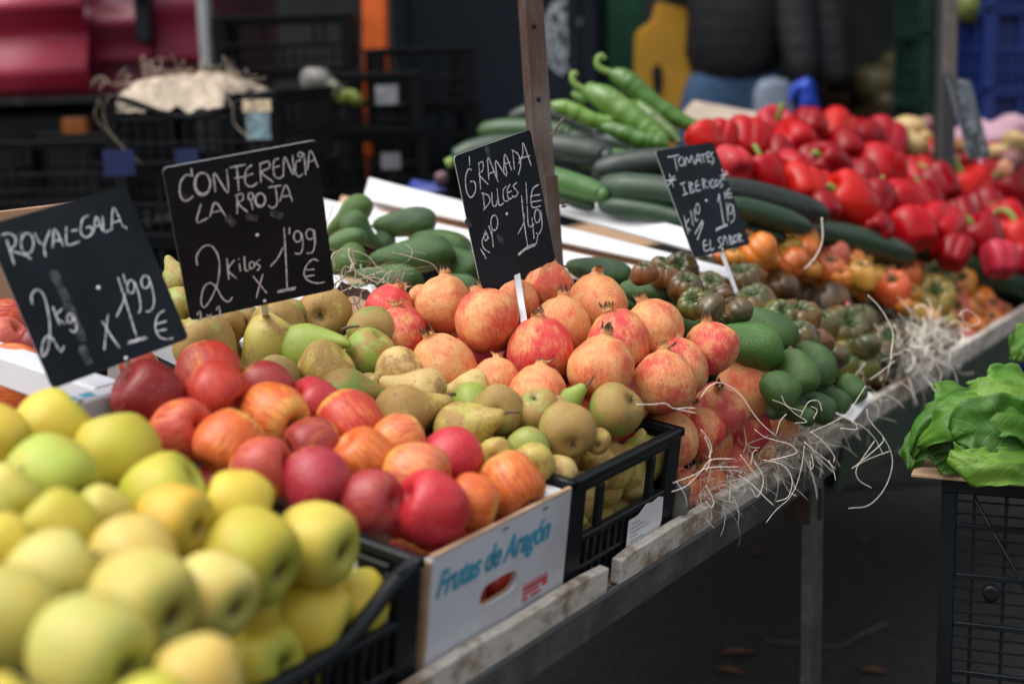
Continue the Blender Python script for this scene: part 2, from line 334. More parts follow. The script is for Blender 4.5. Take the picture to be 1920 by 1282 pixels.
def avo_mesh(seed):
    pr = [(.02, 1.50), (.16, 1.49), (.36, 1.42), (.58, 1.22), (.78, .88), (.92, .46), (.99, .05), (1.0, -.30), (.95, -.65), (.78, -1.0), (.52, -1.24), (.24, -1.34), (.03, -1.36)]
    if seed == 2: pr = [(.02, 1.62), (.14, 1.60), (.28, 1.50), (.42, 1.26), (.56, .94), (.76, .52), (.94, .10), (1.0, -.28), (.95, -.65), (.78, -1.0), (.52, -1.24), (.24, -1.34), (.03, -1.36)]
    return lathe('avocado', smoothpts(pr, 3), 32, lump(seed, .16, .8))
def tomato_mesh(seed, nr=8, deep=.075):
    pr = [(.04, .30), (.10, .34), (.2, .46), (.36, .58), (.56, .60), (.76, .50), (.92, .30), (1.0, .02), (.97, -.25), (.82, -.46), (.58, -.60), (.3, -.66), (.05, -.62)]
    rnd = random.Random(seed); ph = [rnd.uniform(-.25, .25) for _ in range(nr + 1)]; am = [rnd.uniform(.6, 1.4) for _ in range(nr + 1)]; lf = lump(seed, .22, .8)
    def f(a, t, x, y, z):
        q = a / (2 * math.pi) * nr; k = int(q) % nr; fr = q - int(q); c = abs(math.sin(math.pi * fr)) ** .42
        s = deep * am[k] * (1 - c) * math.sin(math.pi * min(1, t * 1.15)) ** .5 if t < .87 else 0
        x, y, z = x * (1 - s), y * (1 - s), z * (1 - s * .9) ; return lf(a, t, x, y, z)
    return lathe('tomato', smoothpts(pr, 2), nr * 7, f)
def sepal_mesh(seed):
    rnd = random.Random(seed); vs, fs = [], []
    for k in range(6):
        a = k * 1.047 + rnd.uniform(-.3, .3); L = rnd.uniform(.35, .6); d = Vector((math.cos(a), math.sin(a), 0)); s = Vector((-d.y, d.x, 0)); lift = rnd.uniform(.05, .25)
        b = len(vs)
        for j in range(6):
            t = j / 5; p = d * (L * t) + Vector((0, 0, .36 + .16 * math.sin(min(1, t * 1.4) * 1.57) + lift * t * t)); w_ = .085 * (1 - t) ** .7 + .004
            vs += [p - s * w_, p + Vector((0, 0, .02)), p + s * w_]
        for j in range(5):
            q = b + j * 3; fs += [(q, q + 3, q + 4, q + 1), (q + 1, q + 4, q + 5, q + 2)]
    tube_geo([Vector((0, 0, .34)), Vector((.03, .02, .5)), Vector((.08, .04, .62))], [.07, .05, .06], 6, vs, fs)
    return mesh('sepals', vs, fs)
def bell_mesh(seed, lobes=4):
    pr = [(.05, .62), (.14, .64), (.28, .78), (.46, .90), (.68, .88), (.86, .68), (.95, .35), (.96, .0), (.92, -.38), (.84, -.72), (.70, -.96), (.48, -1.05), (.25, -.96), (.04, -.88)]
    lf = lump(seed, .16, .7)
    def f(a, t, x, y, z):
        fr = (a / (2 * math.pi) * lobes) % 1; c = abs(math.sin(math.pi * fr)) ** .6; s = .17 * (1 - c) * (math.sin(math.pi * min(1, max(.0, t * 1.05))) ** .6 if t < .95 else 0)
        return lf(a, t, x * (1 - s), y * (1 - s), z * (1 - .5 * s) + .0)
    return lathe('bell_pepper', smoothpts(pr, 3), lobes * 12, f)
def stem_mesh(p, r, seg=7): return tube('stem', cat_rom(p, 4), r if isinstance(r, (int, float)) else [r[0] + (r[1] - r[0]) * i / (len(cat_rom(p, 4)) - 1) for i in range(len(cat_rom(p, 4)))], seg)
APPLES = [apple_mesh(i, .84 + .03 * (i % 3)) for i in range(5)]
PEARS = [pear_mesh(i, b) for i, b in enumerate((.05, .12, .2, -.03))]
POMES = [pome_mesh(i) for i in range(4)]; CROWNS = [crown_mesh(i, .2 + .25 * i, .2 + .05 * (i % 3)) for i in range(5)]
AVOS = [avo_mesh(i) for i in range(3)]
TOMS = [tomato_mesh(0, 8), tomato_mesh(1, 9, .09), tomato_mesh(2, 7, .07), tomato_mesh(3, 8, .09)]; SEPS = [sepal_mesh(i) for i in range(3)]
BELLS = [bell_mesh(0, 4), bell_mesh(1, 3), bell_mesh(2, 4)]
ASTEM = stem_mesh([(0, 0, .5), (.03, 0, .75), (.1, .02, 1.02)], (.035, .05)); ASTEM.materials.append(M['stemb'])
ACAL = sepal_mesh(9); ACAL.transform(Matrix.Rotation(math.pi, 4, 'X') @ Matrix.Diagonal((.3, .3, .5, 1)) @ Matrix.Translation((0, 0, .9))); ACAL.name = 'apple_calyx'
PSTEM = [stem_mesh([(.0, 0, 1.56), (.05, 0, 1.9), (.18, .05, 2.25)], (.07, .05)), stem_mesh([(.0, 0, 1.56), (-.05, 0, 1.8), (-.02, .05, 2.0)], (.08, .06))]
PCAL = sepal_mesh(5); PCAL.transform(Matrix.Rotation(math.pi, 4, 'X') @ Matrix.Diagonal((.42, .42, .5, 1)) @ Matrix.Translation((0, 0, 1.35)))
VNUB = lathe('stalk_nub', [(.02, 1.66), (.09, 1.64), (.11, 1.5), (.08, 1.35)], 8)
BSTEM = [stem_mesh([(0, 0, .6), (.02, 0, .85), (.1, .02, 1.15), (.25, .05, 1.45)], (.13, .11)), stem_mesh([(0, 0, .6), (.05, 0, .9), (.25, 0, 1.2), (.6, 0, 1.3), (.85, 0, 1.1)], (.12, .09)), stem_mesh([(0, 0, .6), (0, 0, .8), (.03, 0, 1.0)], (.16, .14))]

class Heap:
    """fruits whose centres lie near one sloping surface; depths from three anchors, then eased apart"""
    def __init__(s, anchors):
        A = Matrix([(1, x, y) for x, y, d in anchors]); s.c = A.inverted() @ Vector([1 / d for *_, d in anchors]); s.it = []
    def depth(s, x, y): return 1 / (s.c[0] + s.c[1] * x + s.c[2] * y)
    def add(s, x, y, r, **k):
        d = k.pop('d', None) or s.depth(x, y); s.it.append(dict(x=x, y=y, r=r, d=d, d0=d, **k))
    def relax(s, n=80, pack=.95, floor=.004, vmin=None, rim=0, umax=None):
        I = s.it
        for q in I: q['R'] = ray(q['x'], q['y'])
        for _ in range(n):
            P = [EYEP + q['R'] * q['d'] for q in I]; rr = [q['r'] * q['d'] / FPX for q in I]
            for i in range(len(I)):
                for j in range(i + 1, len(I)):
                    dist = (P[i] - P[j]).length; need = (rr[i] + rr[j]) * pack
                    if dist < need:
                        a, b = (I[i], I[j]) if I[i].get('front', I[i]['y']) > I[j].get('front', I[j]['y']) else (I[j], I[i])
                        e = (need - dist) * .3; a['d'] -= e * .5; b['d'] += e * .5
            for q in I: q['d'] += (q['d0'] - q['d']) * .04
            for q in I:
                pw = (TMI @ (EYEP + q['R'] * q['d'])); r_ = q['r'] * q['d'] / FPX
                if pw.z < r_ * .6 + floor: q['d'] -= .004
                if vmin is not None and not q.get('free'):
                    for _k in range(120):
                        pw = (TMI @ (EYEP + q['R'] * q['d'])); r_ = q['r'] * q['d'] / FPX
                        if pw.z < rim + r_ * .45 and pw.y < vmin + r_ * .97: q['d'] += .004
                        else: break
        for q in I: q['P'] = EYEP + q['R'] * q['d']; q['rad'] = q['r'] * q['d'] / FPX
    def under(s, k=.9, every=1, need=4):
        """centres of a second layer beneath the fruit that has neighbours all round"""
        out = []
        for i, q in enumerate(s.it):
            nb = [p for p in s.it if p is not q and (p['P'] - q['P']).length < 2.6 * q['rad']]
            if len(nb) < need or i % every: continue
            c = q['P'] - W * q['rad'] * 1.45 + V * q['rad'] * .55 + U * q['rad'] * .5
            if (TMI @ c).z < q['rad'] * .8: continue
            if any((c - o[0]).length < 1.5 * q['rad'] for o in out): continue
            out.append((c, q['rad'] * k))
        return out
rnd = random.Random(11)
def fill(L, poly, r, k, n, mk):
    """further fruit wherever an outlined stretch of a heap still has room"""
    rr = random.Random(int(r * 7 + n)); xs = [p[0] for p in poly]; ys = [p[1] for p in poly]; out = list(L)
    def inside(x, y):
        c = False
        for i in range(len(poly)):
            (x1, y1), (x2, y2) = poly[i], poly[i - 1]
            if (y1 > y) != (y2 > y) and x < (x2 - x1) * (y - y1) / (y2 - y1) + x1: c = not c
        return c
    for _ in range(n * 60):
        x, y = rr.uniform(min(xs), max(xs)), rr.uniform(min(ys), max(ys)); q = r * rr.uniform(.85, 1.15)
        if inside(x, y) and all(math.hypot(x - t[0], y - t[1]) > k * (q + t[2]) for t in out):
            out.append(mk(round(x), round(y), q, rr)); n -= 1
            if not n: break
    return out
def axis_of(q, default_up=None, spread=.5):
    if 'ax' in q: a = q['ax']; return camdir(*a)
    if default_up is None:
        f_ = CAMR.row[2]; v_ = Vector((rnd.uniform(-1, 1), rnd.uniform(-1, 1), rnd.uniform(-.6, 1))); v_ = v_ - f_ * v_.dot(f_); return (v_.normalized() + f_ * rnd.uniform(-.05, .7)).normalized()
    u = default_up; return (u + Vector((rnd.uniform(-1, 1), rnd.uniform(-1, 1), rnd.uniform(-1, 1))) * spread).normalized()
def part(root, name, me, mat, color=None):
    o = obj(name, me, mat, root)
    if color: o.color = color
    return o
def jit(c, a=.08): return tuple(max(0, min(1, x * (1 + rnd.uniform(-a, a)))) for x in c)

# ------------------------------------------------------------------ golden apples
YG, YE, GR, AM, PA = (.52, .49, .05), (.66, .52, .06), (.42, .51, .08), (.72, .43, .05), (.60, .56, .13)
h = Heap([(170, 1200, 1.00), (590, 1000, 1.31), (95, 785, 1.44)])
GOLD = [(100, 800, 72, YE, 'yellow golden apple at the back of its crate, against the white box rim'),
 (-12, 822, 66, YE, 'yellow golden apple cut by the photo edge just under the left price board'),
 (219, 850, 83, YG, 'yellow-green golden apple with a tan bruise beneath, nearest the deep plum-red apple', (.2, -.95, -.2)),
 (97, 896, 82, GR, 'greenest golden apple, pale lime all over, at the back of the crate'),
 (10, 930, 62, PA, 'pale lime golden apple left of and below the greenest one'),
 (304, 935, 81, YG, 'broad yellow-green golden apple resting by the red apples and the gap in the crate corner'),
 (190, 968, 58, PA, 'small pale golden apple with a soft white glint between three bigger ones'),
 (110, 992, 76, YG, 'dull yellow-green golden apple in the middle left of the heap'),
 (324, 980, 75, AM, 'amber golden apple, the most orange of the crate'),
 (446, 952, 73, YE, 'yellow golden apple with a faint tan top beside the black crate rim'),
 (246, 1045, 82, (.64, .50, .13), 'buff yellow golden apple below the amber one'),
 (468, 1042, 91, YG, 'big yellow-green golden apple with its dark eye turned to the right', (.68, -.35, -.6)),
 (593, 1020, 79, (.66, .52, .08), 'bright yellow golden apple at the crate corner, dark eye showing', (.62, -.15, -.7)),
 (2, 1022, 60, YE, 'yellow golden apple half out of frame with a brown spot'),
 (104, 1078, 87, (.58, .52, .15), 'pale yellow golden apple above the big front one'),
 (266, 1132, 104, (.58, .46, .12), 'large buff golden apple with its dark eye to the lower right', (.62, -.18, -.75)),
 (400, 1115, 82, (.66, .58, .18), 'creamy yellow golden apple with an eye, between two bigger ones', (.55, -.28, -.75)),
 (20, 1155, 96, (.46, .44, .10), 'large olive-yellow golden apple at the left edge of the photo'),
 (170, 1226, 114, (.50, .48, .12), 'biggest golden apple, nearest the camera, dark eye low on its right', (.70, -.20, -.66)),
 (576, 1162, 84, (.66, .52, .06), 'deep yellow golden apple lying against the dipped crate rim'),
 (665, 1128, 64, YE, 'yellow golden apple tucked behind the crate corner under the white label'),
 (490, 1238, 77, YG, 'yellow-green golden apple low at the front rim of the crate'),
 (372, 1278, 88, (.64, .48, .12), 'buff golden apple at the bottom of the photo'),
 (290, 1335, 78, YG, 'green-yellow golden apple peeping in at the bottom of the photo'),
 (5, 1345, 84, YG, 'golden apple showing only its top in the bottom left corner')]
for g in GOLD:
    k = dict(ax=(g[5][0] * 1.1, g[5][1], g[5][2] * .55)) if len(g) > 5 else {}
    h.add(g[0], g[1], g[2], c=g[3], l=g[4], free=g[0] < 430, **k)
h.relax(vmin=.022, rim=1)
def apple(name, q, cat, group, mat, alpha=1.0, ax=None):
    i = rnd.randrange(5); a = ax or axis_of(q, spread=.8)
    if 'ax' in q: a = -a                               # the eye (blossom end) is the one turned to the viewer
    o = obj(name, APPLES[i] if name == 'golden_apple' else GALAM[i], mat, None, zframe(a, q['P'], q['rad'] * 1.0, rnd.uniform(0, 6.28)))
    o.color = (*jit(q['c'], .04), alpha); tag(o, q['l'], cat, group)
    if 'ax' in q: part(o, 'calyx', ACAL, M['stemb'])
    else: part(o, 'stem', ASTEM, None)
    return o
GALAM = [m.copy() for m in APPLES]
for m_ in APPLES: m_.materials.append(M['golden'])
for m_ in GALAM: m_.materials.append(M['gala'])
for q in h.it: apple('golden_apple', q, 'apple', 'golden apples heaped in the front crate', None)
for c, r_ in h.under() + [(tb(-.10 - .075 * i, .10, .05 + .0 * i), .036) for i in range(7)] + [(tb(-.14 - .075 * i, .075, .105), .034) for i in range(5)] + [(tb(-.06, .19 + .08 * i, .06), .037) for i in range(3)] + [(tb(-.07, .12, .095), .035)]:
    apple('golden_apple', dict(P=c, rad=r_, c=YE, l='golden apple lying under the top layer, glimpsed through gaps in the black crate'), 'apple', 'golden apples heaped in the front crate', None)
HG = h
# ------------------------------------------------------------------ red apples
RD, DK, OR, PU, PK = (.52, .035, .03), (.20, .008, .015), (.68, .12, .035), (.33, .03, .045), (.62, .13, .09)
h = Heap([(390, 690, 1.66), (810, 950, 1.50), (400, 850, 1.48)])
GALA = [(276, 742, 66, DK, 1.35, 'darkest plum-red apple beside the white box rim'),
 (391, 702, 64, RD, .95, 'orange-red apple topmost of the heap, touching the brown pears'),
 (404, 737, 60, RD, 1.15, 'flat-looking red apple with a pale scar, below the topmost one'),
 (342, 808, 61, (.58, .05, .06), .85, 'tall red apple with yellow streaks at the left end of the heap'),
 (431, 832, 67, OR, .95, 'orange apple with a small dark pit facing forward'),
 (498, 726, 51, PU, 1.2, 'purple-red apple just under the pears'),
 (516, 782, 64, OR, .85, 'smooth orange apple with a yellow dimple on its right'),
 (588, 764, 55, (.48, .03, .06), 1.1, 'deep red apple between the dimpled orange one and the small green pear'),
 (656, 792, 61, RD, .95, 'red apple with orange sides in the middle of the back row'),
 (586, 838, 57, PU, .95, 'dark striped apple with yellow flames'),
 (492, 880, 62, (.50, .06, .06), .9, 'striped brick-red apple just above the black rim'),
 (680, 862, 61, OR, .85, 'orange apple blushed red in the centre of the heap'),
 (747, 828, 54, (.66, .10, .07), .75, 'orange and yellow apple beside the brown round pear'),
 (593, 903, 66, (.38, .02, .06), 1.3, 'matte wine-red apple leaning on the black rim'),
 (848, 858, 59, (.55, .02, .05), 1.2, 'bright crimson apple just in front of the mottled pears'),
 (780, 892, 64, PK, .8, 'palest pink apple with white bloom'),
 (696, 941, 62, (.38, .035, .06), .95, 'dusky purple apple streaked orange below, with a tiny stem'),
 (810, 953, 69, (.55, .02, .05), 1.2, 'big glossy crimson apple at the front corner of the cardboard box'),
 (886, 942, 54, OR, .95, 'orange-red apple squeezed behind the big crimson one'),
 (958, 908, 61, OR, .8, 'orange apple lying at the box edge nearest the pear crate')]
for g in GALA:
    k = dict(ax=g[6]) if len(g) > 6 else {}
    h.add(g[0], g[1], g[2], c=(g[3][0], g[3][1] * 1.1, g[3][2] * .75), al=g[4] - .05, l=g[5], **k)
h.relax(floor=.0, vmin=.022, rim=1)
for i, q in enumerate(h.it):
    ax = camdir(.75, -.25, -.6) if i == 6 else None
    if i == 6: q.pop('ax', None)
    apple('red_apple', q, 'apple', 'striped red apples heaped in the printed cardboard box', None, q['al'], ax)
for c, r_ in h.under() + [(tb(.05 + .07 * i, .065, .05), .034) for i in range(4)] + [(tb(.07 + .07 * i, .10, .09), .033) for i in range(3)]:
    apple('red_apple', dict(P=c, rad=r_, c=RD, l='red apple under the top layer of the cardboard box'), 'apple', 'striped red apples heaped in the printed cardboard box', None, 1)
h = Heap([(30, 705, 1.72), (15, 612, 1.9), (75, 650, 1.85)])
for g in [(28, 706, 64, OR, .8, 'orange apple nearest below the left price board, at the photo edge'), (8, 640, 44, (.62, .13, .10), .9, 'pinkish apple at the left edge beside the first price board'), (16, 603, 44, RD, .8, 'orange-red apple uppermost behind the left price board'),
          (72, 652, 40, DK, 1.3, 'dark red apple mostly hidden by the left price board'), (-8, 530, 36, (.42, .20, .04), .55, 'brownish yellow apple highest at the left edge of the photo'), (-60, 660, 50, OR, .9, 'apple at the left edge, just outside the photo')]:
    h.add(g[0], g[1], g[2], c=g[3], al=g[4], l=g[5])
h.add(262, 688, 34, c=(.40, .06, .03), al=1, l='russet red apple under the right corner of the left price board')
h.relax()
for q in h.it: apple('red_apple', q, 'apple', 'red apples in the second box behind the golden ones', None, q['al'])

# ------------------------------------------------------------------ pears
g1, g2, g3, g4, g5 = (.29, .38, .06), (.33, .36, .09), (.50, .40, .09), (.19, .28, .05), (.60, .46, .16)
h = Heap([(1061, 803, 1.74), (610, 586, 1.93), (580, 740, 1.74)])
PEAR = [(610, 588, 46, g3, 1.25, (.05, .1, .9), 'round brown pear with its dark eye to the camera, highest of the heap', 1),
 (520, 610, 47, g2, 1.2, (-.1, .3, .9), 'olive-brown pear next to the eyed one, behind the second price board'),
 (548, 588, 28, g4, .8, (.2, .5, .8), 'green speckled pear peeping over the olive-brown one'),
 (420, 608, 36, g3, 1.1, (-.3, .4, .8), 'yellow-brown pear under the corner of the second price board'),
 (466, 603, 26, (.15, .15, .04), .9, (.1, .1, .9), 'shaded olive pear between the brown ones under the price board'),
 (385, 645, 53, g2, 1.25, (-.2, .2, .9), 'dull grey-brown pear above the topmost red apple'),
 (578, 650, 43, g1, .55, (.86, .42, -.3), 'bright green pear lying on its side with the long stem pointing right'),
 (505, 640, 45, g3, .85, (-.6, -.75, -.1), 'yellow russeted pear standing neck down behind the red apples'),
 (690, 667, 42, g1, .85, (-.45, -.7, .3), 'green pear with a curved neck beside the red pomegranate'),
 (696, 620, 42, g4, 1.05, (-.3, .3, .9), 'green and brown pear behind the long stem'),
 (607, 702, 50, g3, 1.0, (-.7, -.6, .2), 'yellow-brown pear between the apples and the bright green pear'),
 (520, 712, 40, g2, 1.05, (.1, -.2, .9), 'olive russet pear right behind the purple-red apple'),
 (745, 697, 40, g5, .85, (-.7, -.6, .2), 'speckled straw-coloured pear beside the tan pomegranate'),
 (652, 735, 40, g4, .95, (.95, .05, .2), 'small green-brown pear lying with its neck to the right'),
 (692, 722, 22, g5, .9, (.5, .2, .8), 'small yellow pear end between two green ones'),
 (788, 735, 42, g5, .7, (-.9, .2, .2), 'long pale yellow pear behind the brown mottled one'),
 (772, 733, 31, g3, 1.1, (-.93, -.3, -.1), 'dark mottled pear with its blackened neck pointing left'),
 (758, 771, 46, g3, 1.28, (.88, .3, .25), 'smooth brown pear with a green neck pointing right'),
 (885, 728, 31, g5, .6, (-.85, -.3, .2), 'pale waxy yellow pear under the pomegranates'),
 (880, 765, 40, g1, .5, (-.85, -.48, -.1), 'green pear whose long neck hooks down to the left'),
 (873, 802, 47, g3, 1.02, (.75, .3, -.4), 'big golden-brown blotched pear in the middle of the heap'),
 (935, 768, 43, g2, 1.15, (.1, .1, .95), 'grey-brown pear with green shoulders behind the blotched one'),
 (1005, 775, 38, g2, .9, (.1, -.7, .6), 'olive-green pear in the middle of the back row'),
 (1061, 803, 49, g2, 1.35, (-.2, .5, .8), 'grey-brown round pear with a dark eye, on top at the front', 1),
 (1046, 768, 36, g1, .45, (.75, .62, -.1), 'green pear pointing its stem up, behind the round one'),
 (1150, 770, 46, g4, 1.16, (-.6, -.4, .6), 'dark green and brown pear at the right end against the pomegranates'),
 (990, 838, 37, g2, .6, (.1, .3, .9), 'yellow-green pear in the hollow left of the round front one'),
 (930, 850, 29, g3, .8, (.1, .2, .9), 'small tan pear behind the crimson apple'),
 (1000, 866, 35, g3, .65, (.0, .3, .9), 'olive-yellow pear low in the crate next to the box rim'),
 (1045, 892, 37, g5, .9, (.2, .3, .9), 'tan pear lying low against the cardboard rim'),
 (1132, 878, 46, g3, .98, (-.4, -.6, .5), 'russet yellow pear just inside the crate handle'),
 (1202, 858, 42, g2, .85, (-.2, .2, .9), 'olive pear in the crate corner beside the pomegranates'),
 (1122, 825, 22, g3, 1.1, (.1, .3, .9), 'brown pear stub with a dark stem between two big pears'),
 (1188, 908, 31, g5, .8, (.6, -.3, .6), 'yellow pear seen through the crate handle'),
 (335, 527, 30, g2, .9, (-.4, .5, .7), 'green pear between the two left price boards, upper'),
 (338, 577, 38, g1, .8, (-.5, .4, .7), 'yellow-green pear between the two left price boards, lower'),
 (352, 622, 24, g1, .5, (.4, .5, .7), 'bright green pear low between the two left price boards'),
 (640, 780, 26, g1, .6, (.3, .3, .9), 'pear glimpsed between the red apples and the smooth brown pear')]
for g in PEAR: h.add(g[0], g[1], g[2] * 1.14, c=g[3], al=g[4], ax=g[5], l=g[6], eye=len(g) > 7)
h.relax(pack=.82, floor=.0, vmin=.03, rim=1)
for m_ in PEARS: m_.materials.append(M['pear'])
def pear(q, i, st=True):
    a = axis_of(q, spread=1); o = obj('pear', PEARS[i % 4], None, None, zframe(a, q['P'], q['rad'], rnd.uniform(0, 6.28))); o.color = (*jit(q['c'], .06), q['al'] - .04)
    tag(o, q['l'], 'pear', 'conference pears heaped in the black crate')
    if st: part(o, 'stem', PSTEM[i % 2], M['stemb'])
    if q.get('eye') or a.dot(CAMR.row[2]) > .6: part(o, 'calyx', PCAL, M['stemb'])
for i, q in enumerate(h.it): pear(q, i)
for j, (c, r_) in enumerate(h.under(.95) + [(tb(.315 + .062 * (i % 4), .07 + .075 * (i // 8), .04 + .058 * (i // 4 % 2)), .032) for i in range(32)]):
    pear(dict(P=c, rad=r_, c=g3, al=.9, l='pear under the top layer, glimpsed through the crate slats'), j, False)

# ------------------------------------------------------------------ pomegranates
RR, OO = (.62, .035, .045), (.66, .13, .06)
h = Heap([(1245, 720, 1.84), (830, 565, 1.99), (1120, 560, 2.02)])
POM = [(832, 570, 56, OO, .45, (.05, 1, -.05), 'tan pomegranate with a dark blotch by its crown, highest at the left', ),
 (915, 600, 62, (.62, .07, .04), .95, (-.35, .9, .3), 'smooth orange-red pomegranate left of the white stake'),
 (830, 684, 60, OO, .35, (-.38, .85, -.3), 'tan scratched pomegranate above the pears, crown tipped left'),
 (752, 622, 50, RR, .95, (-.15, .95, -.2), 'red pomegranate freckled with brown, next to the green pears'),
 (730, 580, 48, RR, 1.15, (.4, .85, -.2), 'red pomegranate farthest left below the straw'),
 (790, 556, 24, OO, .5, (0, .6, .8), 'small tan pomegranate peeping behind the highest left one'),
 (1014, 657, 64, RR, 1.1, (-.08, .93, -.25), 'glowing red pomegranate in the middle with a black-rimmed crown'),
 (1050, 612, 58, OO, .5, (.1, .97, -.05), 'orange-tan pomegranate just right of the white stake'),
 (1119, 568, 57, OO, .3, (.02, 1, -.05), 'pale tan pomegranate highest at the back, crown up'),
 (1030, 536, 46, (.62, .10, .06), .95, (.2, .8, .55), 'salmon pomegranate behind the third price board'),
 (970, 562, 40, (.62, .10, .06), .85, (0, .7, .7), 'orange pomegranate hidden behind the white stake'),
 (1160, 640, 61, RR, 1.05, (-.3, .85, -.2), 'crimson and orange pomegranate with a leaning crown, centre right'),
 (1127, 688, 62, OO, .75, (.15, .97, -.1), 'orange pomegranate with a long ragged crown'),
 (928, 716, 47, OO, .8, (.1, .95, .1), 'orange pomegranate low behind the waxy yellow pear'),
 (1009, 738, 55, OO, .75, (.1, .95, .1), 'orange pomegranate low with dark crown tips, above the olive pear'),
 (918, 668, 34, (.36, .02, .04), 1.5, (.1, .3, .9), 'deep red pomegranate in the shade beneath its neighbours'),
 (1225, 616, 57, OO, .75, (-.35, .85, -.1), 'orange pomegranate on top before the avocados'),
 (1335, 652, 51, RR, .95, (-.2, .95, -.15), 'round red pomegranate with a tall stubby crown against the avocados'),
 (1270, 690, 57, RR, .9, (-.05, .97, 0), 'pink-red pomegranate with a fringed crown behind the bulging one'),
 (1245, 718, 63, (.60, .08, .06), .8, (.0, 1, -.05), 'bulging pinkish pomegranate with a broad dry neck, front centre'),
 (1397, 728, 57, OO, .7, (-.25, .85, -.4), 'smooth orange pomegranate rightmost of the big ones'),
 (1352, 768, 53, (.60, .07, .07), .95, (-.15, .72, -.6), 'pink pomegranate with its crown eye turned up and a straw across it'),
 (1316, 806, 44, RR, .95, (-.2, .9, .1), 'freckled red pomegranate between the crate corner and the pink one'),
 (1252, 825, 59, (.55, .06, .05), .8, (-.3, .95, 0), 'orange and crimson pomegranate just behind the crate corner'),
 (1448, 806, 47, OO, .55, (.2, .5, .8), 'orange pomegranate half buried in straw at the right end'),
 (1410, 837, 47, (.62, .2, .08), .4, (-.2, .75, -.1), 'pale orange pomegranate above the straw, crown pressed down'),
 (1370, 872, 42, (.60, .1, .08), .8, (-.3, .9, -.1), 'salmon pomegranate close to the board in loose straw'),
 (1320, 906, 42, (.60, .09, .07), .85, (-.2, .75, -.4), 'salmon pomegranate in thick straw, second from the crate'),
 (1272, 915, 40, (.60, .09, .07), .9, (.2, .5, .8), 'reddish pomegranate in straw right beside the crate post'),
 (1296, 948, 40, (.60, .09, .07), .85, (.1, .4, .8), 'lowest pomegranate, nearly covered by straw at the board'),
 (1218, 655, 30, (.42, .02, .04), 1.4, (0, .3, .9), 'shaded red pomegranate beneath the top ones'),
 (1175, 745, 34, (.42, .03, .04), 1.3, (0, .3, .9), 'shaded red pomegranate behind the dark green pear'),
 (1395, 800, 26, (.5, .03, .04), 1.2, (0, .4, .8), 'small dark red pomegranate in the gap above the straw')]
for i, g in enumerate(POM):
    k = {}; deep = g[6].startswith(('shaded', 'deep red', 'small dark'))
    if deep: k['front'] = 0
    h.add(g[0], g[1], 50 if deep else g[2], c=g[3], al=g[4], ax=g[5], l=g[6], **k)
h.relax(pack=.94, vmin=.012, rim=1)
for m_ in POMES: m_.materials.append(M['pome'])
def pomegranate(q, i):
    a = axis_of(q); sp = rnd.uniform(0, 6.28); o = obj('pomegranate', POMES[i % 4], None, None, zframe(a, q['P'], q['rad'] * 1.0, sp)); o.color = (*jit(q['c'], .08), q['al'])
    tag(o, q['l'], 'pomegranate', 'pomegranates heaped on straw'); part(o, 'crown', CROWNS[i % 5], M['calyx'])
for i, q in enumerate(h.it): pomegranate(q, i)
for j, (c, r_) in enumerate(h.under(.95)): pomegranate(dict(P=c, rad=r_, c=RR, al=1.1, l='pomegranate under the top layer, glimpsed between the others'), j)
HP = h
# ------------------------------------------------------------------ avocados
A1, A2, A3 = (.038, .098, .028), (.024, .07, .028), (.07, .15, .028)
AVO = [  # x,y, half length, half width, angle in the picture of the stalk end, colour, label
 (1212, 546, 55, 27, 175, A1, 2.18, 'avocado behind the topmost orange pomegranate, lying level'),
 (1318, 573, 54, 29, 172, A1, 2.22, 'avocado with a short straw lying on it'),
 (1282, 598, 50, 27, 155, A1, 2.14, 'avocado half hidden by the round red pomegranate'),
 (1432, 618, 66, 37, 160, A1, 2.18, 'long smooth avocado below the dark tomatoes'),
 (1402, 645, 67, 44, 162, (.06, .15, .03), 2.1, 'biggest avocado, right behind the round red pomegranate'),
 (1180, 566, 34, 20, 170, A2, 2.25, 'sliver of dark avocado between two pomegranates'),
 (1120, 508, 64, 27, 172, A2, 2.3, 'dark green avocado behind the pale tan pomegranate'),
 (1530, 682, 52, 37, 120, A2, 2.2, 'blue-green avocado propped steeply beside the olive tomato'),
 (1491, 696, 47, 42, 100, (.07, .13, .04), 2.12, 'round avocado end with a purple-brown spot'),
 (1462, 730, 42, 35, 140, A1, 2.05, 'avocado end next to the smooth orange pomegranate'),
 (1595, 728, 31, 28, 100, A1, 2.27, 'small avocado rightmost by the white paper'),
 (1534, 764, 36, 28, 150, A2, 2.15, 'dark avocado low above the straw'),
 (1564, 750, 33, 24, 140, A1, 2.24, 'avocado wedged behind the low dark one'),
 (1506, 778, 26, 18, 150, A1, 2.1, 'small bright avocado end poking out of the straw'),
 (1482, 762, 34, 26, 150, A1, 2.14, 'avocado low between the round end and the straw'),
 (1500, 742, 34, 26, 140, A2, 2.2, 'avocado filling the hollow under the spotted round end'),
 (1452, 765, 22, 18, 100, A2, 2.08, 'avocado tip in shade beside the pomegranates')]
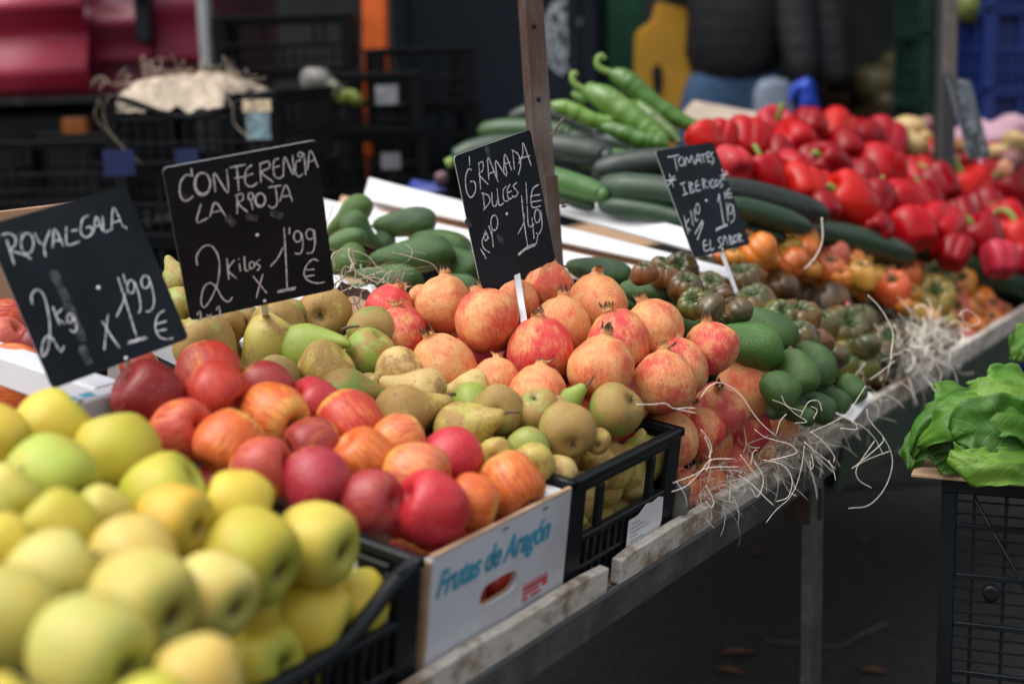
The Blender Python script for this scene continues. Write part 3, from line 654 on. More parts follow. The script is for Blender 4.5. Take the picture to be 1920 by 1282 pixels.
BAVO = [(757, 418, 62, 28, 185, A2, 2.5, 'glossy dark pear-shaped avocado topmost in front of the white box'),
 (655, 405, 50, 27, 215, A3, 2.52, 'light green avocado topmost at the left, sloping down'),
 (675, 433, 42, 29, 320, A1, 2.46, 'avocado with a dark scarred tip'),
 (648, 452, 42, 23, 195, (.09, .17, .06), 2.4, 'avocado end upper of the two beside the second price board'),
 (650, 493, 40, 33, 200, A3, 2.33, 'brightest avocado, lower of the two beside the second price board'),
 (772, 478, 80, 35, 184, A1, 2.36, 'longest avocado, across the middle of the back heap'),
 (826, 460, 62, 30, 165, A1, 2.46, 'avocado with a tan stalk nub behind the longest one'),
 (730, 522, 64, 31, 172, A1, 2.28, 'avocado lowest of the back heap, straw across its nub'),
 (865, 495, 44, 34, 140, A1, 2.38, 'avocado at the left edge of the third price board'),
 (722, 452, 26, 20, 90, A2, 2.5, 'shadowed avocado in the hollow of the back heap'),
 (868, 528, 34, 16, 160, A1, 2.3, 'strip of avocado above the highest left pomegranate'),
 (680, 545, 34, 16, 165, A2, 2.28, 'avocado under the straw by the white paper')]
for m_ in AVOS: m_.materials.append(M['avocado'])
def avocado(g, i, group):
    x, y, L, Wd, ang, c, d, l = g; P = at(x, y, d); hw = Wd * d / FPX; hl = L * d / FPX; a = R(ang)
    ax = camdir(math.cos(a), math.sin(a), .12); mw = zframe(ax, P, (hw, hw, hl / 1.49), rnd.uniform(0, 6.28)); mw.translation = P - ax * (hl / 1.49 * .13)
    o = obj('avocado', AVOS[2 if (group.endswith('heap') and i % 3) else i % 2], None, None, mw); o.color = (*jit(c, .08), 1); tag(o, l, 'avocado', group); part(o, 'stalk_nub', VNUB, M['stemb'])
for i, g in enumerate(AVO): avocado(g, i, 'avocados between pomegranates and tomatoes')
for i, g in enumerate(BAVO): avocado(g, i, 'avocados in the back heap')
for i, (u, v, w_) in enumerate([(.83, .18, .07), (.83, .1, .06), (.9, .25, .12), (.95, .12, .08), (.88, .33, .14), (.8, .28, .1), (.96, .2, .12)]):
    P = tb(u, v, w_); x = CAMR @ (P - EYEP); avocado((CX + FPX * x.x / x.z, CY - FPX * x.y / x.z, 50, 34, 170, A2, x.z, 'avocado under the top layer before the tomatoes'), i, 'avocados between pomegranates and tomatoes')
# ------------------------------------------------------------------ tomatoes
for m_ in TOMS: m_.materials.append(M['tomato'])
def ordinal(n): return (['', 'first', 'second', 'third', 'fourth', 'fifth', 'sixth', 'seventh', 'eighth', 'ninth', 'tenth', 'eleventh', 'twelfth'] + [f'{i}th' for i in range(13, 60)])[n]
DT = [(1388, 530, 37, 'br', 0), (1459, 544, 36, 'br', 2), (1494, 598, 36, 'or', 0), (1416, 572, 37, 'gr', 0), (1285, 541, 30, 'br', 0), (1333, 536, 25, 'gr', 0), (1244, 519, 26, 'or', 0), (1207, 512, 22, 'or', 0),
      (1275, 505, 28, 'br', 0), (1290, 488, 20, 'br', 0), (1320, 506, 26, 'br', 0), (1357, 560, 25, 'br', 1), (1382, 494, 24, 'gr', 0), (1436, 494, 20, 'gy', 2), (1408, 502, 22, 'gy', 1), (1460, 503, 24, 'gr', 0),
      (1503, 532, 30, 'gy', 0), (1537, 529, 25, 'gr', 0), (1577, 543, 32, 'gr', 0), (1618, 545, 22, 'br', 2), (1554, 572, 37, 'sticker', 2), (1580, 618, 42, 'gr', 0), (1612, 601, 31, 'gy', 0), (1600, 677, 42, 'ol', 0),
      (1652, 665, 29, 'gy', 2), (1666, 643, 33, 'br', 0), (1692, 620, 31, 'gy', 0), (1655, 574, 27, 'gy', 0), (1632, 592, 28, 'br', 0), (1699, 594, 25, 'gy', 0), (1721, 601, 21, 'br', 2), (1690, 690, 21, 'ol', 0),
      (1710, 678, 18, 'ol', 1), (1624, 648, 22, 'gy', 2), (1642, 708, 15, 'ol', 2), (1534, 645, 26, 'br', 2), (1240, 498, 17, 'gr', 0), (1350, 515, 18, 'gy', 0)]
TC = {'br': (.075, .042, .018), 'or': (.16, .07, .018), 'gr': (.095, .08, .022), 'gy': (.06, .066, .034), 'ol': (.13, .12, .026), 'sticker': (.04, .034, .022)}
TN = {'br': 'brown', 'or': 'brown-orange', 'gr': 'greenish brown', 'gy': 'grey-green', 'ol': 'olive green', 'sticker': 'blackish'}
OT = [(1423, 474, 33, 'o', 2), (1452, 445, 22, 'o', 0), (1480, 447, 20, 'y', 0), (1478, 468, 24, 'y', 2), (1508, 450, 26, 'o', 0), (1511, 472, 24, 'o', 2), (1488, 493, 25, 'r', 2), (1549, 452, 21, 'b', 0), (1560, 476, 26, 'p', 0),
      (1553, 504, 28, 'r', 0), (1595, 493, 25, 'o', 2), (1614, 483, 21, 'y', 0), (1638, 489, 18, 'b', 0), (1613, 515, 28, 'y', 0), (1638, 523, 25, 'y', 1), (1655, 503, 22, 'b', 0), (1673, 540, 31, 'r', 0), (1698, 512, 25, 'r', 0),
      (1726, 495, 31, 'r', 0), (1745, 556, 40, 'g', 0), (1754, 521, 31, 'gg', 0), (1804, 528, 24, 'y', 0), (1779, 505, 22, 'o', 0), (1837, 560, 23, 'o', 2), (1820, 581, 21, 'o', 1), (1790, 583, 25, 'p', 0), (1826, 614, 18, 'o', 2),
      (1880, 587, 18, 'r', 0), (1859, 601, 19, 'o', 0), (1692, 574, 16, 'o', 2), (1746, 592, 17, 'y', 0), (1775, 598, 17, 'g', 0), (1790, 552, 20, 'r', 0), (1815, 632, 13, 'p', 2), (1375, 482, 16, 'y', 0), (1342, 487, 15, 'o', 2), (1400, 450, 16, 'o', 0), (1715, 585, 17, 'y', 2)]
OC = {'o': (.74, .22, .03), 'y': (.70, .34, .05), 'r': (.74, .13, .04), 'b': (.52, .22, .07), 'p': (.66, .09, .07), 'g': (.36, .22, .04), 'gg': (.22, .24, .06)}
ON = {'o': 'orange', 'y': 'yellow-orange', 'r': 'red-orange', 'b': 'brownish orange', 'p': 'pinkish red', 'g': 'orange and green', 'gg': 'green-topped'}
DT = fill(DT, [(1190, 505), (1290, 476), (1440, 482), (1620, 530), (1740, 585), (1735, 690), (1640, 716), (1545, 660), (1440, 600), (1300, 570)], 28, .52, 44, lambda x, y, r, rr: (x, y, r, rr.choice(['br', 'gr', 'gy', 'gy', 'ol']), rr.choice([0, 0, 2])))
OT = fill(OT, [(1340, 488), (1450, 432), (1530, 436), (1660, 480), (1830, 520), (1892, 592), (1820, 640), (1740, 600), (1620, 535), (1500, 505)], 21, .62, 34, lambda x, y, r, rr: (x, y, r, rr.choice(['o', 'o', 'y', 'r', 'p']), rr.choice([0, 0, 2])))
def tomheap(L, anchors, cols, names, noun, group, bandw, fl, lab):
    h = Heap(anchors)
    rows = {}
    for t in L: rows.setdefault(int((t[1] + t[0] * -.12 - 250) // bandw), []).append(t)
    order = sorted(rows)
    for ri, k in enumerate(order):
        for ci, t in enumerate(sorted(rows[k])):
            where = 'back' if ri == 0 else ('front' if ri == len(order) - 1 else ordinal(ri + 1))
            size = 'big ' if t[2] > 33 else ('small ' if t[2] < 20 else '')
            row = sorted(rows[k]); pos = 'leftmost' if ci == 0 else ('rightmost' if ci == len(row) - 1 else (ordinal(ci + 1) + ' from the left' if ci < 10 else ordinal(len(row) - ci) + ' from the right'))
            l = f"{size}{names[t[3]]} tomato, {pos}, {where} row of the {lab} heap"
            if t[3] == 'sticker': l = 'blackish tomato with a small red sticker on its side'
            if t[:2] == (1745, 556): l = 'biggest orange tomato, star-streaked with green, eye to the camera'
            if t[:2] == (1754, 521): l = 'green-topped tomato right behind the biggest streaked one'
            h.add(t[0], t[1], t[2] * 1.2, c=cols[t[3]], l=l, k=t[3], o=t[4])
    h.relax(pack=.84, vmin=.014, rim=1)
    for i, q in enumerate(h.it):
        u = {0: (.0, .72, -.6), 1: (.6, .6, -.5), 2: (-.3, .7, .6)}[q['o']]
        a = (camdir(*u) + Vector((rnd.uniform(-1, 1), rnd.uniform(-1, 1), rnd.uniform(-1, 1))) * .38).normalized()
        if q['k'] == 'g' and q['r'] > 35: a = camdir(.05, .38, -.92)
        o = obj('ribbed_tomato', TOMS[i % 4], None, None, zframe(a, q['P'], (q['rad'] * 1.02, q['rad'] * 1.02, q['rad'] * 1.18), rnd.uniform(0, 6.28)))
        o.color = (*jit(q['c'], .18), fl); tag(o, q['l'], 'tomato', group); part(o, 'sepals', SEPS[i % 3], M['sepal'])
        if q['k'] == 'sticker':
            a2 = camdir(.62, -.02, -.78); mw = o.matrix_world.inverted() @ zframe(a2, q['P'] + a2 * q['rad'] * 1.0, .0085)
            lb = obj('sticker', lathe('sticker', [(.05, .12), (.7, .10), (1, .0), (.98, -.05)], 20), simple('red_sticker', (.62, .03, .06), .35, .05), o, mw)
            s2 = obj('sticker_print', lathe('sticker_print', [(.02, .16), (.45, .15), (.46, .1)], 14), M['pin'], lb)
    for j, (c, r_) in enumerate(h.under(1.0, 1, 2)):
        o = obj('ribbed_tomato', TOMS[j % 4], None, None, zframe(W, c, r_, rnd.uniform(0, 6.28))); o.color = (*jit(list(cols.values())[0], .2), fl); tag(o, f'{noun} under the top layer of the {lab} heap', 'tomato', group)
    return h
for m_ in SEPS: m_.materials.append(M['sepal'])
HD = tomheap(DT, [(1410, 572, 2.28), (1285, 490, 2.50), (1690, 640, 2.70)], TC, TN, 'ribbed tomato', 'dark ribbed tomatoes', 27, .55, 'dark tomato')
HO = tomheap(OT, [(1420, 474, 2.62), (1837, 560, 3.24), (1560, 460, 2.86)], OC, ON, 'ribbed tomato', 'orange ribbed tomatoes', 26, .18, 'orange tomato')

# ------------------------------------------------------------------ courgettes and long green peppers
def veg(name, px, rads, d0, d1, c, mat, label, cat, group, seg=14, stem=None, sub=5, wob=0.0):
    n = len(px); P = [at(x, y, d0 + (d1 - d0) * i / (n - 1)) for i, (x, y) in enumerate(px)]
    C = cat_rom(P, sub); m = len(C); rr = []
    for i in range(m):
        t = i / (m - 1) * (n - 1); k = min(int(t), n - 2); f = t - k; r = rads[k] * (1 - f) + rads[k + 1] * f; rr.append(r * (d0 + (d1 - d0) * i / (m - 1)) / FPX * (1 + wob * noise.noise(Vector((i * .9, len(label) % 7, 0)))))
    c0 = sum(C, Vector()) / m; me = tube(name, [p - c0 for p in C], rr, seg)
    if wob:
        for v in me.vertices: v.co += v.co.normalized() * wob * .02 * noise.noise(v.co * 60)
    o = obj(name, me, mat, None, Matrix.Translation(c0)); o.color = (*c, 1); tag(o, label, cat, group)
    if stem:
        S = [at(x, y, stem[2]) - c0 for x, y in stem[0]]; ms = tube('stem', cat_rom(S, 5), [stem[1][0] * stem[2] / FPX + (stem[1][1] - stem[1][0]) * stem[2] / FPX * i / (len(cat_rom(S, 5)) - 1) for i in range(len(cat_rom(S, 5)))], 8)
        obj('stem', ms, M['stem'], o)
    return o
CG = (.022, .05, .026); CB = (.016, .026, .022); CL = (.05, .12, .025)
E = lambda r: [r * .35, r * .8, r, r, r * .95, r * .72, r * .3]
def cour(x0, y0, x1, y1, r, d0, d1, c, label, sag=4, stem=False):
    px = []; d0 += max(0, x0 - 1450) * .0016; d1 += max(0, x1 - 1450) * .0016
    for t in (0, .04, .22, .5, .8, .965, 1):
        px.append((x0 + (x1 - x0) * t, y0 + (y1 - y0) * t - sag * math.sin(math.pi * t)))
    st = ([(x0 - 14, y0 + 8), (x0 + 3, y0 + 1)], (r * .34, r * .42), d0) if stem else None
    veg('courgette', px, E(r), d0, d1, c, M['courgette'], label, 'courgette', 'courgettes stacked beside the white box rims', stem=st)
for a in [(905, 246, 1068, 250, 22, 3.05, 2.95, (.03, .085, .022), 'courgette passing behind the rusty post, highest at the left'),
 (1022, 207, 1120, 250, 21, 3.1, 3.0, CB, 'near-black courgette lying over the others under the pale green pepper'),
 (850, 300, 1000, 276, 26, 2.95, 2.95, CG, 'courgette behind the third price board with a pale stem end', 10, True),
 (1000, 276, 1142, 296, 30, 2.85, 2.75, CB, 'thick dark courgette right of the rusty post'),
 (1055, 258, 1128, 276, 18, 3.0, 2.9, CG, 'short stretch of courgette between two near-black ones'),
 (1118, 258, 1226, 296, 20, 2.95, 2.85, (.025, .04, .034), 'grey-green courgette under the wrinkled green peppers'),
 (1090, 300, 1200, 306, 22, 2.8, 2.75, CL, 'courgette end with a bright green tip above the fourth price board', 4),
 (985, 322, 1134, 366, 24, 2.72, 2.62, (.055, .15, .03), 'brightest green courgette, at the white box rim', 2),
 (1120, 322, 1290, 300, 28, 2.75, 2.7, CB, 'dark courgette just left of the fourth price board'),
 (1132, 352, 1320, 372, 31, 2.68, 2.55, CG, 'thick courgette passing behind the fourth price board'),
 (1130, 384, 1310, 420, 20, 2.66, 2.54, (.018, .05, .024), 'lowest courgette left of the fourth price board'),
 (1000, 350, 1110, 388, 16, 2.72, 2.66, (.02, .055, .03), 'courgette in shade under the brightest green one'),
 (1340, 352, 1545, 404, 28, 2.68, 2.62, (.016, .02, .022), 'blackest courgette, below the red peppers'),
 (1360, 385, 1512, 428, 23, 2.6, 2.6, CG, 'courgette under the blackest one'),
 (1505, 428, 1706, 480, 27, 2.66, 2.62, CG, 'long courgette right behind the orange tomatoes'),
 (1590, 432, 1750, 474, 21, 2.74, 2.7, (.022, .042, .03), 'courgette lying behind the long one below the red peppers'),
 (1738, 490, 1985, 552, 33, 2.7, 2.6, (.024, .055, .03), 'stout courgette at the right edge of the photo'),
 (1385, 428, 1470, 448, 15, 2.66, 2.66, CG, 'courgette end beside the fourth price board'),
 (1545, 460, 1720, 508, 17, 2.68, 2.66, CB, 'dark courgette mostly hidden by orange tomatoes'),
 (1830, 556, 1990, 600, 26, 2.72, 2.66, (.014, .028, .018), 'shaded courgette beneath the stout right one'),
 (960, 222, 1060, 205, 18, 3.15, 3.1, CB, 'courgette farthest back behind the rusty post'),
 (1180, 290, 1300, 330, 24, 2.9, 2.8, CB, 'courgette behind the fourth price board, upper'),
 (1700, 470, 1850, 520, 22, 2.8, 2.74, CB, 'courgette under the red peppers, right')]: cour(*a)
LG, LD = (.10, .21, .03), (.06, .15, .022)
def longp(px, rads, d0, d1, c, label, stem=None): veg('long_green_pepper', px, rads, d0, d1, c, M['longpep'], label, 'pepper', 'long green peppers on the courgettes', stem=stem, wob=.18, sub=7)
longp([(1150, 136), (1158, 142), (1180, 156), (1222, 192), (1268, 222), (1310, 240), (1324, 245)], [7, 17, 21, 19, 16, 11, 3], 3.0, 2.95, LD, 'topmost long green pepper with a hooked stem', ([(1134, 112), (1128, 105), (1121, 110), (1121, 124), (1134, 133), (1152, 138)], (5, 7), 3.0))
longp([(1100, 168), (1108, 172), (1135, 186), (1176, 214), (1215, 245), (1240, 262), (1250, 270)], [7, 18, 25, 26, 22, 14, 4], 2.95, 2.85, LG, 'fattest wrinkled long green pepper with a curled stem', ([(1082, 142), (1076, 137), (1073, 146), (1080, 160), (1102, 172)], (5, 7), 2.95))
longp([(1036, 204), (1044, 200), (1066, 204), (1096, 218), (1124, 228), (1145, 226), (1164, 213)], [6, 13, 15, 16, 15, 12, 4], 2.92, 2.9, (.17, .30, .05), 'pale yellow-green bent pepper lying lowest left')
longp([(1128, 238), (1142, 240), (1170, 250), (1205, 262), (1238, 268), (1252, 272)], [6, 12, 16, 17, 14, 5], 2.86, 2.82, LD, 'long green pepper tucked beneath the wrinkled one')
longp([(1190, 190), (1200, 200), (1225, 222), (1256, 250), (1276, 268)], [6, 12, 16, 14, 4], 2.98, 2.9, (.11, .16, .05), 'dull green pepper between the two biggest ones')
longp([(1100, 190), (1080, 180), (1074, 172)], [10, 9, 4], 3.0, 3.0, LG, 'short green pepper end behind the curled stems')

# ------------------------------------------------------------------ bell peppers
for m_ in BELLS: m_.materials.append(M['pepper'])
h = Heap([(1900, 450, 3.42), (1430, 260, 3.12), (1590, 380, 2.98)])
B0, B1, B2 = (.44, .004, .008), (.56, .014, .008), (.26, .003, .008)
BP = [(1400, 261, 38, B0, 'red bell pepper on top above the fourth price board'), (1452, 242, 33, (.52, .03, .05), 'pinkish bell pepper topmost with its stem lying across', 0, (.1, .6, -.7)), (1489, 275, 43, B0, 'large bell pepper left of centre in the top row'),
 (1566, 250, 38, B1, 'bright orange-red bell pepper on the crest'), (1587, 283, 33, B2, 'bell pepper behind the crest one, wine red'), (1657, 270, 41, (.42, .012, .03), 'deep crimson bell pepper in front of the potatoes'),
 (1551, 308, 36, B2, 'dark bell pepper with a pale cut stem on its left', 2, (-.7, .5, -.5)), (1650, 318, 41, B0, 'big round bell pepper in the middle of the heap'), (1754, 306, 37, B0, 'bell pepper on top left of the far price board'),
 (1722, 335, 36, B0, 'bell pepper under the one left of the far price board'), (1812, 360, 42, B1, 'orange-red bell pepper with an upright green stem', 0, (-.35, .9, -.15)), (1847, 312, 36, (.45, .02, .03), 'bell pepper at the foot of the far price board'),
 (1893, 358, 41, B2, 'wine-red bell pepper at the right edge, green stump', 2, (-.6, .7, -.3)), (1431, 325, 34, B0, 'squat bell pepper with an upright stem next to the fourth price board', 0, (-.2, .95, -.1)), (1373, 308, 31, (.52, .03, .04), 'bell pepper touching the fourth price board'),
 (1501, 349, 38, B1, 'bell pepper resting on the blackest courgette'), (1589, 377, 46, B1, 'brightest big bell pepper at the front with a stump on its left', 2, (-.75, .5, -.3)), (1686, 387, 45, B0, 'folded bell pepper right of the brightest front one', 2, (-.8, .4, -.3)),
 (1759, 431, 43, B0, 'bell pepper with a deep crease low at the front'), (1839, 445, 38, B2, 'bell pepper with a long green stem slanting left', 0, (-.6, .75, -.2)), (1906, 452, 41, B1, 'bell pepper with a curled green stem at the right edge', 1, (-.1, .97, -.1)),
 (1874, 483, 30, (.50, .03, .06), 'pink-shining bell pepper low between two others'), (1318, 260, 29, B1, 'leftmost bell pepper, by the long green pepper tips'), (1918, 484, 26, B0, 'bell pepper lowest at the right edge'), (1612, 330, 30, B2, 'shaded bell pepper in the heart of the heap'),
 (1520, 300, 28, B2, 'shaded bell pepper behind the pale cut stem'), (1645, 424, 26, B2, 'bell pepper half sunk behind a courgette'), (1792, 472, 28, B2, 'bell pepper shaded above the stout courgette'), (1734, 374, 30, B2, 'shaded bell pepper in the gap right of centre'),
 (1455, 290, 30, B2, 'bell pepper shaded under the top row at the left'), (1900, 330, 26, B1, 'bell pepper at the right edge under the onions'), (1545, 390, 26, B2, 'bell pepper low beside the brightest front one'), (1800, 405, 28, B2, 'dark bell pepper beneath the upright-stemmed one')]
BP = fill(BP, [(1330, 252), (1440, 228), (1580, 238), (1690, 270), (1760, 292), (1905, 335), (1915, 480), (1780, 455), (1640, 412), (1480, 352), (1370, 312)], 33, .55, 16, lambda x, y, r, rr: (x, y, r, rr.choice([B0, B2, B2]), f'bell pepper in a gap of the heap, {["left part", "middle", "right part"][min(2, int((x - 1300) // 205))]}, {["upper", "mid height", "low"][min(2, max(0, int((y - 230 - (x - 1300) * .2) // 45)))]}'))
for g in BP:
    k = dict(ax=g[6]) if len(g) > 6 else {}
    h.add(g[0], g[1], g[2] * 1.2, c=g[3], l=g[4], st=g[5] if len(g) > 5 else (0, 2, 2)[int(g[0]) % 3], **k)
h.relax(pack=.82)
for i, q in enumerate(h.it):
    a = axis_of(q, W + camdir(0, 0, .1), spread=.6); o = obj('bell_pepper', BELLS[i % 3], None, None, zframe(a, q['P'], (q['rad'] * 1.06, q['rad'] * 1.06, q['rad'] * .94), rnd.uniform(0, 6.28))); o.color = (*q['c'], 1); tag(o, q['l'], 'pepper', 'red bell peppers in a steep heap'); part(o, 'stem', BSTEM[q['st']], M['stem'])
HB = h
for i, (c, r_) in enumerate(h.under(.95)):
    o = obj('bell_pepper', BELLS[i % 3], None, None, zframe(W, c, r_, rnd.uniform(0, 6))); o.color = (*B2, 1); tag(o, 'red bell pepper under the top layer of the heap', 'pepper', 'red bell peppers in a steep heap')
# ------------------------------------------------------------------ potatoes, onions behind
def tuber(name, x, y, r, d, c, label, cat, sc=(1, 1.25, .85), group=None):
    if x > 1600 and d < 3.6: d *= 1.16
    me = lathe(name, smoothpts([(.04, .98), (.4, .9), (.75, .62), (1, 0), (.8, -.6), (.4, -.9), (.04, -.97)], 3), 20, lump(x, .25, 1)); me.materials.append(M['pale'])
    R_ = r * d / FPX; o = obj(name, me, None, None, zframe(camdir(.3, .8, .2), at(x, y, d), (sc[0] * R_, sc[1] * R_, sc[2] * R_), x)); o.color = (*c, 1); tag(o, label, cat, group); return o
for a in [('potato', 1702, 245, 32, 3.3, (.62, .44, .19), 'big yellow potato topmost behind the bell peppers'), ('potato', 1709, 272, 27, 3.2, (.60, .45, .2), 'yellow potato under the topmost one'), ('potato', 1622, 262, 22, 3.2, (.62, .52, .32), 'pale potato left of the others with a green sprig'),
          ('potato', 1905, 270, 28, 3.3, (.58, .40, .18), 'yellow potato at the right edge by the net sack'), ('potato', 1872, 286, 19, 3.2, (.60, .42, .2), 'small potato right of the far price board'), ('potato', 1735, 262, 18, 3.25, (.58, .40, .16), 'small potato touching the dark post'),
          ('potato', 1790, 275, 20, 3.3, (.42, .20, .08), 'brown potato behind the far price board'), ('potato', 1668, 275, 20, 3.3, (.6, .5, .3), 'pale potato between pepper and topmost potato')]:
    tuber(*a, 'potato', group='potatoes behind the peppers')
tuber('red_onion', 1897, 303, 21, 3.15, (.14, .02, .05), 'purple onion at the right edge above the peppers', 'onion', (1, 1, 1)); tuber('peach', 1884, 316, 15, 3.1, (.62, .26, .16), 'small peach-coloured fruit beside the purple onion', 'fruit', (1, 1, 1))
tuber('red_onion', 1738, 232, 15, 3.4, (.25, .08, .12), 'purple onion just left of the dark post', 'onion', (1, 1, 1))
veg('herb_sprig', [(1622, 248), (1632, 238), (1644, 226)], [8, 11, 3], 3.75, 3.75, (.06, .2, .03), M['longpep'], 'green leaf tip sticking up behind the peppers', 'leaf', None)
n = N('striped_net'); v = n.coords(rnd=False); wv = n.nd('TexWave'); n.t.links.new(v, wv.inputs[0]); wv.inputs[1].default_value = 11; wv.inputs[2].default_value = 3; wv.bands_direction = 'DIAGONAL'
kk = n.mix(n.ramp(wv.outputs[1], .62, .8), (.62, .20, .18), (.22, .42, .70)); kk = n.mix(n.ramp(n.noise(v, 40, 3), .5, .7), kk, (.7, .5, .48)); NET = n.set(kk, .7); n.bump(n.noise(v, 90, 3), .6, .004)
sk = lathe('net_sack', smoothpts([(.04, .8), (.5, .74), (.85, .45), (1, 0), (.9, -.5), (.6, -.8), (.04, -.85)], 3), 28, lump(3, .35, 2.2))
tag(obj('net_sack', sk, NET, None, zframe(camdir(.2, 1, .2), at(1862, 278, 4.25), (.19, .12, .09), .4)), 'pink and blue striped net sack behind the potatoes', 'net sack')
# ------------------------------------------------------------------ stall table
def tobj(name, lst, mat, parent=None, bevel=.0015):
    return obj(name, boxes(name, lst, bevel), mat, parent, TM if parent is None else None)
def troot(name, label, cat, group=None): return tag(empty(name, TM), label, cat, group)
t1 = troot('stall_table', 'grey steel stall table carrying apples, pears and pomegranates', 'table', 'stall tables in one long run')
tobj('table_top', [(-.95, 1.125, .006, 1.05, -.022, -.003)], M['cardboard'], t1); tobj('front_rail', [(-.95, 1.13, -.001, .005, -.052, .0), (-.95, 1.13, .005, .04, -.052, -.047)], M['steel'], t1, .001)
tobj('back_rail', [(-.95, 1.13, 1.05, 1.056, -.05, 0)], M['steel'], t1)
tobj('rail_lip', [(-.95, 1.13, -.0035, -.0015, -.006, .0012)], simple('bare_aluminium_lip', (.42, .43, .44), .35, .1, metal=.7), t1, 0)
t2 = troot('stall_table', 'green-painted stall table carrying tomatoes, courgettes and bell peppers', 'table', 'stall tables in one long run')
tobj('table_top', [(1.145, 2.9, .006, 1.3, -.022, -.003)], M['cardboard'], t2); tobj('front_rail', [(1.14, 2.9, -.004, .004, -.095, -.002)], M['greenpaint'], t2); tobj('lower_flange', [(1.14, 2.9, .004, .06, -.095, -.09)], M['greenpaint'], t2)
def leg(root, u, v, name='leg'):
    p = tb(u, v, -.052); L = p.z; l1 = Matrix.Identity(4)
    me = boxes(name, [(-.027, .027, -.002, .002, -L, 0), (.023, .027, .0021, .034, -L, 0), (-.027, -.0235, .0021, .014, -L, 0)], .0006)
    o = obj(name, me, M['steel'], root); mw = Matrix.Translation(p) @ Matrix.Rotation(-TA + math.pi / 2, 4, 'Z'); o.matrix_basis = root.matrix_world.inverted() @ mw; return o
TMI_ = TMI
bpy.context.view_layer.update()
for u, v in ((1.075, .012), (-.9, .012), (-.9, 1.0), (1.05, 1.0), (.36, .55)): leg(t1, u, v)
for u, v in ((2.8, .02), (2.8, 1.2), (1.2, 1.2)): leg(t2, u, v)
br = obj('leg_bracket', boxes('leg_bracket', [(-.028, -.019, .0, .05, -.075, 0), (.004, .012, -.006, -.0022, -.075, -.02)], .001), M['rust'], t1); br.matrix_basis = t1.matrix_world.inverted() @ Matrix.Translation(tb(1.075, .012, -.052)) @ Matrix.Rotation(-TA + math.pi / 2, 4, 'Z')
def board(u0, u1, h_, label, v0=-.004, th=.014, seed=0):
    me = boxes('edge_board', [(u0, u1, v0, v0 + th, .001, h_)], 0); bm = bmesh.new(); bm.from_mesh(me)
    bmesh.ops.subdivide_edges(bm, edges=[e for e in bm.edges if abs((e.verts[0].co - e.verts[1].co).x) > .1], cuts=24)
    for v_ in bm.verts:
        if v_.co.z > h_ * .6: v_.co.z += .0025 * noise.noise(Vector((v_.co.x * 9, seed, 0))) - (.004 if v_.co.x > u1 - .005 or v_.co.x < u0 + .005 else 0)
    bmesh.ops.bevel(bm, geom=bm.edges[:], offset=.0012, segments=1, affect='EDGES', clamp_overlap=True)
    bm.to_mesh(me); bm.free(); return tag(obj('edge_board', me, M['wood'], None, TM), label, 'board', 'weathered boards along the stall edge')
board(-.9, .345, .038, 'weathered white edge board in front of the printed box')
board(.375, 1.128, .036, 'weathered white edge board holding in the straw and pomegranates', seed=3)
board(1.142, 2.9, .044, 'long pale edge board in front of the tomatoes', seed=5)
tag(tobj('board_end_block', [(.556, .571, .004, .075, .003, .075)], simple('grey_old_wood', (.16, .15, .13), .8, .3, 40, .4)), 'grey worn wood block upright beside the pear crate', 'wood block')
tag(tobj('tray_floor', [(.56, 1.12, .014, .9, .0, .008)], M['tan_card']), 'tan tray floor beneath pomegranates and avocados', 'tray')
tag(tobj('tray_floor', [(1.15, 2.6, .014, 1.0, .0, .008)], M['black_plastic']), 'black tray floor beneath the tomatoes', 'tray')
